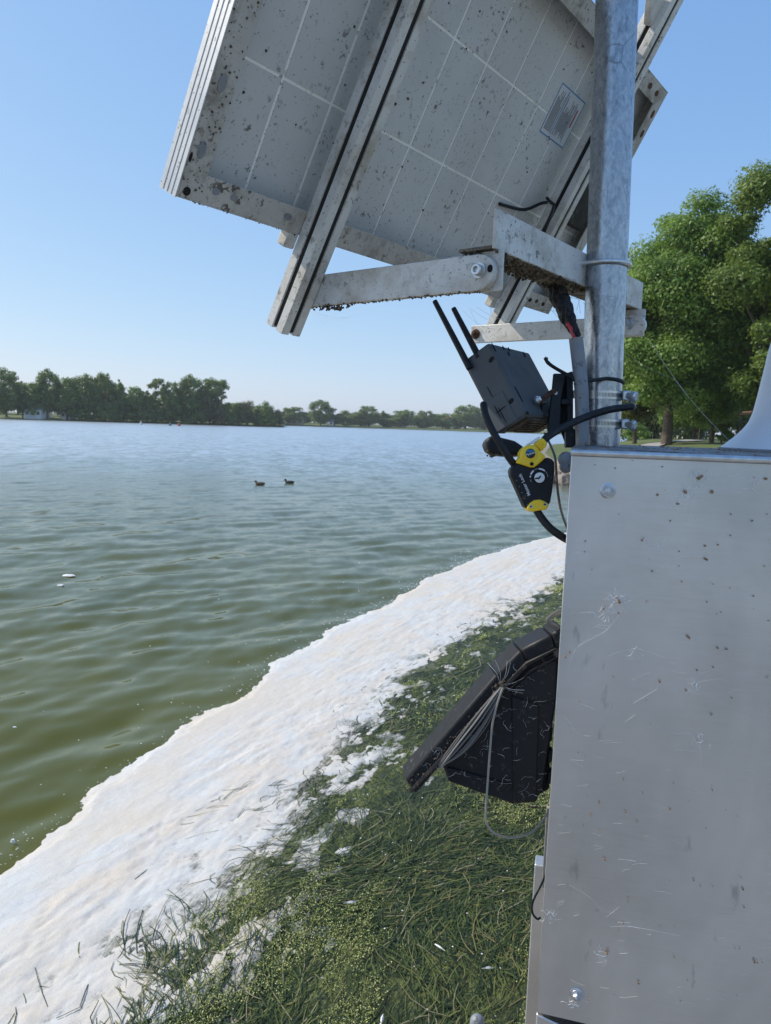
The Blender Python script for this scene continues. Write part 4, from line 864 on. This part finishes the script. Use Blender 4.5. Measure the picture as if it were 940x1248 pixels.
# arms
def arm(s0, a0, a1, z0, z1, th, name='arm'):
    r = (z1 - z0) / 2; zc = (z0 + z1) / 2; pts = [Bh(s0, a0 + r - r * math.sin(t), zc + r * math.cos(t)) for t in np.linspace(0, math.pi, 9)] + [Bh(s0, a1, z0), Bh(s0, a1, z1)]
    m = MB(); m.prism(pts, XP * th); return m.build(name, M['alu'], mt, bevel=.0012)
arm(-.3165, .030, .375, .2015, .2475, .012); arm(.2130, .014, .385, .2040, .2400, .012)
m = MB(); m.prism([Bh(-.3040, .0245, .2015), Bh(-.3040, .0245, .2530), Bh(-.3040, .082, .2530), Bh(-.3040, .082, .2015)], XP * .004); m.build('end_plate', M['alu'], mt, bevel=.001)
m = MB(); m.box(Bh(-.3040, .088, .2485), XP * .03, A * .022, Z * .003); m.build('end_plate', M['alu'], mt, bevel=.001)
m = MB(); m.prism([Bh(.2265, .020, .2030), Bh(.2265, .020, .253), Bh(.2265, .075, .253), Bh(.2265, .075, .2030)], XP * .004); m.build('end_plate', M['alu'], mt, bevel=.001)
p = Bh(-.3167, .0515, .2265)
m = MB(); m.lathe(p, -XP, [(.0100, 0), (.0100, .0016)], 22); m.lathe(p - XP * .0016, -XP, [(.0072, 0), (.0074, .007), (.0066, .0082), (.0040, .0082), (.0038, .004)], 20); m.build('bolt', M['steel'], mt, smooth=35)
m = MB(); m.prism([Bh(-.3167, .0515 - .016 + .004 * math.cos(t), .2275 + .005 * math.sin(t)) for t in np.linspace(0, 6.283, 13)[:-1]], -XP * .0004); m.build('bolt_slot', M['slot'], mt)
hexbolt(mt, Bh(.2125, .372, .222), -XP, .006, wm='rust'); hexbolt(mt, Bh(.2125, .046, .226), -XP, .0065)
# crossbar: an angle bolted to the far side of the pole
AB = PR + .0012
m = MB(); m.box(Bh(-.312, AB, .2535), XP * .555, A * .0045, Z * .0495); cb = m.build('crossbar', M['alu'], mt, bevel=.001)
m = MB(); m.box(Bh(-.312, AB + .0048, .2535), XP * .555, A * .050, Z * .0045); m.build('crossbar_foot', M['dirt_metal'], cb, bevel=.001)
m = MB()
for k in range(300): crumb(m, Bh(random.uniform(-.31, .0), AB + random.uniform(.0, .054), .2525 - random.uniform(0, .003)), random.uniform(.0012, .0032), 5)
for k in range(60): crumb(m, Bh(random.uniform(-.30, -.265), AB + random.uniform(.0, .03), .252 - random.uniform(0, .014)), random.uniform(.0014, .0040), 5)
for k in range(200): crumb(m, Bh(-.3165 + random.uniform(0, .012), random.uniform(.05, .37), .2018 - random.uniform(0, .001)), random.uniform(.0008, .0018), 5)
for k in range(50): crumb(m, Bh(-.3165 + random.uniform(-.001, .012), random.gauss(.31, .02), .2012 - random.uniform(-.002, .006)), random.uniform(.001, .0035), 5)
m.build('grime', M['grime'], mt)['kind'] = 'stuff'
# U-bolt
m = MB(); h = pole_h(324)
pts = [on_pole(h) + (PR + .0035) * (math.cos(math.radians(a_)) * -A + math.sin(math.radians(a_)) * XP) for a_ in range(-90, 91, 10)]
pts = [pts[0] + A * (AB + .016)] + pts + [pts[-1] + A * (AB + .016)]
m.tube(pts, .0036, 10); m.build('u_bolt', M['steel'], mt, smooth=True)
m = MB(); m.lathe(Bh(-.061, AB - .0002, .277), -A, [(.0062, 0), (.0062, .0006)], 16); m.build('hole', M['label'], mt)
# upper mount pieces seen past the panel top
ub = [onplane(x_, y_, PB - .425 * N, N) for x_, y_ in ((789, -30), (806, -30), (801, 26), (784, 30))]; m = MB(); m.prism(ub, N * .012); m.build('upper_bracket', M['alu'], mt, bevel=.001)

# ------------------------------------------------------------------ camera box on its bracket
dF = 1.08; k_ = dF / F
def vec(dx, dy, dz): return (dx * cr - dy * cu) * k_ + fwd * dz * k_ + (0)
Fc = np.array([.20190686, 1.09004393, 2.52203763])      # pose solved from the corners of the box in the photo
eL, eW, eD = np.array([[-.44351976, -.69649303, .56408127], [.30424633, .47499829, .82571835], [.84304472, -.53784206, -.00123432]]).T
nL, nW, nD = .1265, .0523, .1487
def Bx(l, w, d): return Fc + eL * l + eW * w + eD * d
tc = thing('trail_camera', 'slate grey camera box with two thin black antennas', 'camera', Bx(0, 0, 0))
m = MB(); m.box(Bx(0, 0, 0), eL * nL, eW * nW, eD * nD); m.build('housing', M['camera_grey'], tc, bevel=.005, seg=3)
# wider lower collar on the narrow face
m = MB(); m.box(Bx(.001, nW * .30, -.0012), eL * nL * .40, eW * nW * .78, eD * .03); m.build('lower_collar', M['camera_grey'], tc, bevel=.0015)
def slot(l, w, a, b, ang=0.0, face='W', d=0.0, nm='slot', mm='slot'):
    pts = []
    for t in np.linspace(0, 2 * math.pi, 15)[:-1]:
        x_, y_ = a * math.cos(t), b * math.sin(t); x2 = x_ * math.cos(ang) - y_ * math.sin(ang); y2 = x_ * math.sin(ang) + y_ * math.cos(ang)
        pts.append(Bx(l + x2, w + y2, -.0016 if face == 'W' and d == 0 else -d) if face == 'W' else Bx(l + x2, -.0004, w + y2))
    q = MB(); q.prism(pts, (-eD if face == 'W' else -eW) * .0005); q.build(nm, M[mm], tc)
slot(nL * .80, nW * .17, .0032, .0055, .3, 'W', .0002); slot(nL * .24, nW * .23, .0032, .0055, .3, 'W', .0002)
slot(nL * .22, nW * .72, .012, .0007); slot(nL * .15, nW * .64, .014, .0006); slot(nL * .22, nW * .60, .0007, .010, .1)
slot(nL * .48, nW * .66, .010, .0006, 0, 'W', .0002); slot(nL * .95, nW * .80, .007, .0006, 0, 'W', .0002)
slot(nL * .93, nD * .05, .008, .0022, 0, 'D'); slot(nL * .96, nD * .30, .0042, .0020, .3, 'D'); slot(nL * .88, nD * .36, .0042, .0020, .3, 'D'); slot(nL * .96, nD * .43, .0042, .0020, .3, 'D'); slot(nL * .93, nD * .80, .006, .0020, .2, 'D'); slot(nL * .28, nD * .06, .014, .0013, 0, 'D'); slot(nL * .02, nD * .03, .003, .004, 0, 'D')
# antennas
for base, tip in (((567, 438), (530, 367)), ((580, 428), (553, 376))):
    m = MB(); b_ = at(*base, dF + .045); t_ = at(*tip, dF + .075); m.tube([b_ - (t_ - b_) * .15, b_ + (t_ - b_) * .5, t_], [.0052, .0046, .0040], 12); m.build('antenna', M['black_rubber'], tc, smooth=35)
# underside detail: dirty recess and rounded lens visor
m = MB(); m.box(Bx(-.0030, nW * .12, nD * .08), eL * .0030, eW * nW * .72, eD * nD * .82); m.build('base_plate', M['grime'], tc, bevel=.001)
m = MB()
for k in range(6): m.box(Bx(-.0055, nW * (.2 + .11 * k), nD * .2), eL * .003, eW * nW * .04, eD * nD * .5)
m.build('base_rib', M['grime'], tc)
vis = [(592, 540), (594, 533), (600, 531), (612, 533), (628, 537), (640, 545), (640, 554), (626, 555), (604, 553), (595, 549)]
m = MB(); m.prism([at(x, y, dF + .012) for x, y in vis], fwd * .045); m.build('lens_visor', M['black_plastic'], tc, bevel=.005, seg=3)
m = MB(); [crumb(m, at(random.uniform(594, 640), random.uniform(549, 556), dF + .02), random.uniform(.001, .003), 5) for _ in range(50)]; m.build('grime', M['grime'], tc)['kind'] = 'stuff'
# bracket between camera and pole
br = thing('camera_bracket', 'black plate bracket with cut-outs joining camera to pole', 'bracket', at(685, 500, 1.17))
def plate(pts, d, th, nm='plate', mm='bracket', bev=.0015): m = MB(); m.prism([at(x, y, d) for x, y in pts], fwd * th); return m.build(nm, M[mm], br, bevel=bev)
plate([(675, 455), (690, 455), (684, 486), (683, 520), (681, 527), (667.5, 526), (670, 500), (673, 476)], 1.150, .006)
plate([(690, 455), (698, 452), (697, 545), (690, 545), (692, 500)], 1.156, .006)
plate([(684, 486), (697, 486), (697, 493), (684, 493)], 1.153, .008); plate([(682, 520), (697, 516), (697, 524), (682, 527)], 1.153, .008)
plate([(690, 463), (694, 470), (690, 478), (697, 478), (697, 463)], 1.157, .006); plate([(697, 494), (690, 500), (697, 506)], 1.157, .006)
plate([(690, 524), (702, 523), (702, 545), (690, 545)], 1.14, .012, 'foot', 'black_plastic')
plate([(676, 456), (699, 453), (699, 544), (691, 544), (684, 525), (669, 525), (674, 478)], 1.163, .006, 'dark_fill', 'slot')  # dark sheet added behind the plate so its cut-outs read black
plate([(660, 492), (669, 490), (668, 508), (660, 508)], 1.135, .02, 'hinge', 'black_plastic')
m = MB(); m.tube([at(676, 476, 1.147), at(668, 481, 1.14), at(658, 490, 1.12)], .0042, 10); m.build('pivot_bolt', M['rust'], br, smooth=True)
m = MB(); m.lathe(at(655.5, 487, 1.118), unit(at(655, 487, 1.0) - at(660, 484, 1.1)), [(.006, -.003), (.0062, .002), (.003, .004)], 6); m.build('nut', M['bolt'], br)
m = MB(); m.lathe(at(677.5, 479, 1.148), -fwd, [(.0028, 0), (.0028, .0006)], 12); m.build('rivet', M['label'], br)

# ------------------------------------------------------------------ cable lock
lk = thing('cable_lock', 'black and yellow cable lock hanging below the camera', 'lock', at(650, 580, 1.04)); dK = 1.035
def LP(x, y, d=dK): return at(610 + x * .12016, 520 + y * .12016, d)
m = MB(); m.prism([LP(*q) for q in ((165, 362), (110, 415), (100, 445), (106, 495), (245, 808), (262, 822), (330, 845), (440, 830), (508, 782), (530, 660), (556, 430), (552, 360), (530, 325), (470, 308), (330, 410))], fwd * .024); m.build('body', M['black_plastic'], lk, bevel=.0035, seg=3)
m = MB(); m.prism([LP(x, y, dK - .0035) for x, y in ((160, 365), (200, 310), (205, 255), (235, 205), (290, 182), (345, 182), (385, 205), (410, 250), (470, 310), (385, 385), (345, 412), (305, 412))], fwd * .026); m.build('upper_collar', M['yellow'], lk, bevel=.003, seg=3)
m = MB(); m.prism([LP(x, y, dK - .003) for x, y in ((268, 822), (300, 775), (345, 745), (400, 738), (440, 750), (495, 785), (490, 820), (465, 845), (420, 848), (380, 852), (340, 862), (295, 855))], fwd * .027); m.build('lower_collar', M['yellow'], lk, bevel=.0035, seg=3)
m = MB(); m.prism([LP(x, y, dK - .002) for x, y in ((345, 180), (430, 105), (490, 175), (420, 255), (400, 225))], fwd * .02); nk = m.build('cable_neck', M['yellow'], lk, bevel=.003, seg=2)
for k in range(4): a_ = LP(372 + 14 * k, 172 - 13 * k, dK - .0045); b_ = LP(425 + 14 * k, 240 - 13 * k, dK - .0045); m = MB(); m.tube([a_, b_], .0011, 6); m.build('ridge', M['yellow'], nk)
m = MB(); m.prism([LP(x, y, dK + .002) for x, y in ((258, 188), (395, 96), (412, 108), (350, 165), (290, 180))], fwd * .01); m.build('tag', M['fleck'], lk, bevel=.001)
FR_AX = -fwd
def disc(x, y, r, mm, nm, par, d, hgt=.0012, n=28): q = MB(); q.lathe(LP(x, y, d), FR_AX, [(r, 0), (r, hgt * .7), (r * .93, hgt)], n); return q.build(nm, M[mm], par, smooth=35)
disc(303, 270, .0098, 'yellow', 'logo_ring', lk, dK - .0036, .0015); lg = disc(304, 272, .0068, 'logo_dark', 'logo_disc', lk, dK - .0052, .001)
disc(318, 378, .0026, 'slot', 'screw', lk, dK - .0036); disc(310, 810, .0024, 'steel', 'screw', lk, dK - .0032, .0018); disc(453, 788, .0024, 'steel', 'screw', lk, dK - .0032, .0018)
disc(310, 810, .0014, 'slot', 'screw_socket', lk, dK - .0051); disc(453, 788, .0014, 'slot', 'screw_socket', lk, dK - .0051)
disc(392, 515, .0092, 'slot', 'keyhole_ring', lk, dK - .0003, .0012); kc = disc(397, 517, .0072, 'fleck', 'key_cylinder', lk, dK - .0014, .0012)
m = MB(); m.tube([LP(352, 528, dK - .0028), LP(375, 522, dK - .0028), LP(388, 528, dK - .0028), LP(400, 508, dK - .0028), LP(412, 505, dK - .0028)], .0011, 6, smooth=3); m.build('keyhole', M['slot'], kc)
m = MB()
def arc(cx, cy, r, a0, a1, wd, d, n=8):
    v = []
    for k in range(n + 1):
        t = math.radians(a0 + (a1 - a0) * k / n); v += [LP(cx + (r - wd) * math.cos(t), cy + (r - wd) * math.sin(t), d), LP(cx + (r + wd) * math.cos(t), cy + (r + wd) * math.sin(t), d)]
    return v, [(2 * k, 2 * k + 1, 2 * k + 3, 2 * k + 2) for k in range(n)]
for a0, a1, wd in ((200, 232, 8), (268, 312, 7), (180, 192, 6)): m.add(*arc(392, 515, 88, a0, a1, wd, dK - .0005))
m.build('dial_mark', M['white_print'], lk)
for a0, a1 in ((318, 335), (338, 356), (150, 166), (240, 262)): m = MB(); m.add(*arc(392, 515, 90, a0, a1, 4, dK - .0005)); m.build('dial_mark', M['label_text'], lk)
def text_mesh(txt, size, p, xdir, ydir, mm, nm, par):
    cu_ = bpy.data.curves.new('text', 'FONT'); cu_.body = txt; cu_.size = size; cu_.extrude = size * .01; cu_.align_x = 'CENTER'; cu_.align_y = 'CENTER'; cu_.offset = size * .012
    to = bpy.data.objects.new('text', cu_); COL.objects.link(to); dg = bpy.context.evaluated_depsgraph_get(); me = bpy.data.meshes.new_from_object(to.evaluated_get(dg))
    bpy.data.objects.remove(to); xd = unit(xdir); yd = unit(ydir - xd * (np.asarray(ydir) @ xd)); zd = np.cross(xd, yd); mb = MB()
    mb.add([p + xd * v.co.x + yd * v.co.y + zd * v.co.z for v in me.vertices], [tuple(q.vertices) for q in me.polygons]); bpy.data.meshes.remove(me); return mb.build(nm, M[mm], par)
a_, b_ = LP(300, 710, dK - .0007), LP(192, 470, dK - .0007)
text_mesh('Master Lock', .0065, (a_ + b_) / 2, b_ - a_, LP(150, 620) - LP(250, 590), 'white_print', 'lettering', lk)
a_, b_ = LP(262, 288, dK - .0066), LP(352, 258, dK - .0066); m = MB(); m.prism([LP(304 + 42 * math.cos(t), 258 + 26 * math.sin(t), dK - .0063) for t in np.linspace(math.pi, 2 * math.pi, 10)], -fwd * .0002); m.build('logo_arc', M['blue_print'], lg)
text_mesh('Python', .0046, (a_ + b_) / 2 , b_ - a_, cu, 'white_print', 'lettering', lg)
for k in range(5): a_ = LP(158 + 27 * k, 548 + 62 * k, dK - .0006); m = MB(); m.tube([a_, LP(158 + 27 * k + 14, 548 + 62 * k - 6, dK - .0006)], .0008, 5); m.build('size_mark', M['grey_cable'], lk)
# its cable: three visible runs
m = MB(); m.tube([at(590, 497, 1.062), at(589.5, 493.5, 1.06), at(592, 506, 1.052), at(600, 524, 1.045), at(611, 543, 1.042), at(622, 560, 1.045), at(630, 570, 1.048)], .0052, 14, smooth=5); m.build('cable', M['black_rubber'], lk, smooth=True)
m = MB(); m.tube([at(660, 542, dK + .008), at(668, 532, dK + .012), at(690, 519, dK + .03), at(715, 508, dK + .05), at(742, 499.5, dK + .06), at(766, 496, dK + .075), at(771, 495.5, dK + .08)], .0055, 14, smooth=5); m.build('cable', M['black_rubber'], lk, smooth=True)
m = MB(); m.lathe(at(770, 495.6, dK + .078), unit(at(773, 495, dK + .083) - at(768, 496, dK + .076)), [(.0058, 0), (.0060, .003), (.0035, .0045)], 14); m.build('cable_end', M['light_cable'], lk, smooth=35)
m = MB(); m.tube([at(652, 618, dK + .010), at(660, 631, dK + .006), at(670, 643, dK + .0), at(682, 652, dK - .0), at(694, 659, dK + .02), at(706, 664, dK + .04)], .0056, 14, smooth=5); m.build('cable', M['black_rubber'], lk, smooth=True)
th_ = MB(); th_.tube([at(664, 528, 1.12), at(672, 545, 1.1), at(677, 560, 1.09), at(679, 590, 1.085), at(683, 618, 1.08), at(690, 640, 1.075), at(697, 655, 1.08)], .0019, 8, smooth=5); tag(th_.build('thin_wire', M['grey_cable'], org=at(680, 600, 1.085), smooth=True), 'thin grey wire running down between lock and cabinet', 'wire')

# ------------------------------------------------------------------ black floodlight box on the cabinet side
fl = thing('solar_floodlight', 'dusty black hooded box fixed to the cabinet side', 'floodlight', Cb(-.06, .12, -.38)); OFF = .055
def FP(x, y, o=0.0): return onplane(x, y, E0 + D * (OFF + o), NC)
def ext(poly, o, th, nm, mm='black_plastic', bev=.002, par=None): m = MB(); m.prism([FP(x, y, o) for x, y in poly], D * th); return m.build(nm, M[mm], par or fl, bevel=bev)
D2 = unit(np.array([-.112, .994, 0]))
def ext2(poly, o, th, nm, mm='black_plastic', bev=.002, par=None): m = MB(); m.prism([FP(x, y, 0) + D2 * o for x, y in poly], D2 * th); return m.build(nm, M[mm], par or fl, bevel=bev)
ext2([(543, 940), (548, 957), (627, 985), (657, 983), (665, 965), (682, 858), (686, 794), (642, 813), (616, 842), (540, 926)], .010, .068, 'housing', bev=.004)
LIP = [(494, 951), (605.5, 822), (635, 792.5), (672, 773), (688, 764)]; INN = [(507, 968), (620, 841), (645, 812), (678, 793), (690, 786)]
for j in range(4):
    g_ = .12; p_, q_, r_, t_ = map(np.array, (LIP[j], LIP[j + 1], INN[j + 1], INN[j])); e_ = (q_ - p_) / np.linalg.norm(q_ - p_) * g_
    if j: p_, t_ = p_ + e_, t_ + e_
    ext2([p_, q_, r_, t_], 0, .046, 'hood_panel', bev=.0035)
m = MB(); m.tube([FP(500, 964, -.001), FP(556, 906, -.002), FP(614, 838, -.002), FP(642, 809, -.002), FP(678, 791, -.002)], .0026, 6)
m.v = [tuple(np.array(p) + np.array([random.gauss(0, .0006) for _ in range(3)])) for p in m.v]; m.build('hood_lip', M['tape'], fl)
m = MB(); m.tube([FP(618, 842, .001), FP(645, 819, .001), FP(678, 801, .001)], .0022, 6); m.build('hood_lip', M['tape'], fl)
ext2([(621, 846), (645, 822), (680, 804), (681, 856), (662, 860)], .005, .006, 'side_cover', bev=.003)
ext2([(547, 938), (545, 945), (624, 967), (626, 960)], .0065, .004, 'lower_rib', bev=.001)
ext2([(625, 850), (659, 863), (656, 979), (628, 981)], .006, .005, 'side_cover', bev=.003)
ext2([(668, 862), (679, 856), (677, 972), (660, 982), (664, 960)], .025, .04, 'mount_plate', 'slot', .002)
for k in range(4): ext2([(674, 872 + 26 * k), (680, 868 + 26 * k), (679, 884 + 26 * k), (673, 888 + 26 * k)], .02, .01, 'mount_tooth', 'black_plastic', .001)
# cable bundle: folded grey wire strands tied at both ends
for k in range(10):
    o_ = (k - 4.5) * 1.7 + random.uniform(-.8, .8); j = lambda a: random.uniform(-a, a); dz = -.004 - .0035 * (k % 3)
    m = MB(); m.tube([FP(613 + j(1.5), 835, -.004), FP(604 + o_ * .5 + j(1), 851 + o_ * .5, dz - .002), FP(583 + o_ * 1.05 + j(1), 882 + o_ * .8, dz - .004), FP(558 + o_ * .9 + j(1), 913 + o_ * .7, dz - .003), FP(536 + j(2), 934 + j(2), -.003)], .00125, 7, smooth=5); m.build('wire_strand', M['light_cable' if k in (2, 6) else 'grey_cable'], fl, smooth=True)
m = MB(); m.tube([FP(613, 838, -.008), FP(606, 858, -.014), FP(600, 885, -.012), FP(597, 920, -.010), FP(594, 960, -.010), FP(592.5, 985, -.010), FP(593, 1002, -.009), FP(602, 1015, -.004), FP(622, 1021, .01), FP(645, 1016, .03), FP(660, 1003, .05), FP(671, 984, .06)], .0016, 8, smooth=5); m.build('hanging_wire', M['light_cable'], fl, smooth=True)
for k in range(3):
    m = MB(); m.tube([FP(676 + k * 2, 800, .01), FP(677 + k * 2, 768, .004), FP(670 + k, 762 - k, -.002), FP(667 + k, 756, -.003), FP(673 + k, 749 + k, .0), FP(682 + k, 744 + k * 2, .01), FP(690, 745 + k * 3, .02)], .0019, 8, smooth=5); m.build('tie_wire', M['grey_cable'], fl, smooth=True)
m = MB(); [crumb(m, FP(610 + random.gauss(0, 4), 835 + random.gauss(0, 3), -.006), random.uniform(.001, .0025), 5) for _ in range(30)]
for k in range(200):
    q = random.random(); x, y = (random.uniform(500, 612), 0) if q < .4 else (random.uniform(550, 660), 0)
    if q < .4: y = 962 - (x - 500) * 1.12 + random.gauss(0, 4)
    else: y = 958 + (x - 550) * .27 + random.gauss(0, 2)
    crumb(m, FP(x, min(y, 984), -.001 if q < .4 else .018), random.uniform(.0006, .0018), 5)
m.build('grime', M['grime'], fl)['kind'] = 'stuff'
m = MB()
for k in range(110):
    x = random.uniform(505, 670); t_ = (x - 500) / 170; y = random.uniform(948 - t_ * 170, 985 - (1 - t_) * 30)
    if y > 940 + (x - 545) * .33: continue
    p0 = np.array([x, y]); an = random.uniform(0, 6.28); pts = [FP(*p0, -.0008)]
    for _ in range(random.choice((3, 4, 5, 8))): an += random.gauss(0, .6); p0 = p0 + random.uniform(1.2, 4) * np.array([math.cos(an), math.sin(an)]); pts.append(FP(*p0, -.001 + random.uniform(-.001, .001)))
    m.tube(pts, [.00005, random.choice((.00007, .0001, .00016)), .00005], 3, smooth=4)
for k in range(9): a_ = random.uniform(-1, 2.5); m.tube([FP(610, 834, -.004), FP(610 + 14 * math.cos(a_), 834 - 14 * math.sin(a_), -.006), FP(610 + 30 * math.cos(a_ + .2), 834 - 30 * math.sin(a_ + .2), -.002)], .00015, 3, smooth=3)
tag(m.build('cobweb', M['web']), 'pale cobweb threads clinging to the black hooded box', 'cobweb', kind='stuff')
m = MB()
def sag3(p, q, s, r, n=6): m.tube([p + (q - p) * k / n - Z * s * math.sin(math.pi * k / n) for k in range(n + 1)], r, 3)
sag3(at(790, 412, 1.25), at(893, 541, 1.16), .012, .00022); sag3(at(762, 430, 1.22), at(822, 462, 1.2), .004, .00013); sag3(at(822, 462, 1.2), at(893, 541, 1.16), .004, .00016)
for k in range(7): sag3(at(378 + 2 * k, 376 + k, 1.5), at(372 + 9 * k + 10, 402 - k * 3, 1.5), .006, .00014)
for k in range(6): sag3(at(578 + random.uniform(-25, 25), 372 + random.uniform(-10, 10), 1.13), at(600 + random.uniform(-20, 40), 405 + random.uniform(-15, 15), 1.2), .006, .00016)
tag(m.build('cobweb', M['web']), 'fine cobweb threads hanging in the air around the bracket', 'cobweb', kind='stuff')
# pipe stub at the bottom edge
p = G(583, 1262, .55); p = at(582, 1243, 2.05); st_ = MB(); st_.lathe(np.array([p[0], p[1], -.6]), Z, [(.021, 0), (.021, p[2] + .6 - .01), (.018, p[2] + .6 + .004), (.010, p[2] + .6 + .012), (.003, p[2] + .6 + .014)], 20)
tag(st_.build('pipe_stake', M['conduit'], org=(p[0], p[1], 0), smooth=40), 'grey round topped pipe standing in the weed at the bottom edge', 'pipe')
m = MB(); m.box((-1700, -260, -3.5), (3400, 0, 0), (0, 2060, 0), (0, 0, 32)); hz = m.build('haze', bpy.data.materials.new('haze air'), org=(0, 800, -3.5))
hm = hz.data.materials[0]; hm.use_nodes = True; hm.node_tree.nodes.remove(hm.node_tree.nodes['Principled BSDF']); hv = hm.node_tree.nodes.new('ShaderNodeVolumePrincipled')
hv.inputs['Color'].default_value = (.95, .98, 1, 1); hv.inputs['Density'].default_value = .00022; hv.inputs['Anisotropy'].default_value = 0
hm.node_tree.links.new(hv.outputs[0], hm.node_tree.nodes['Material Output'].inputs['Volume']); tag(hz, 'thin pale summer haze over the lake', 'haze', kind='stuff')
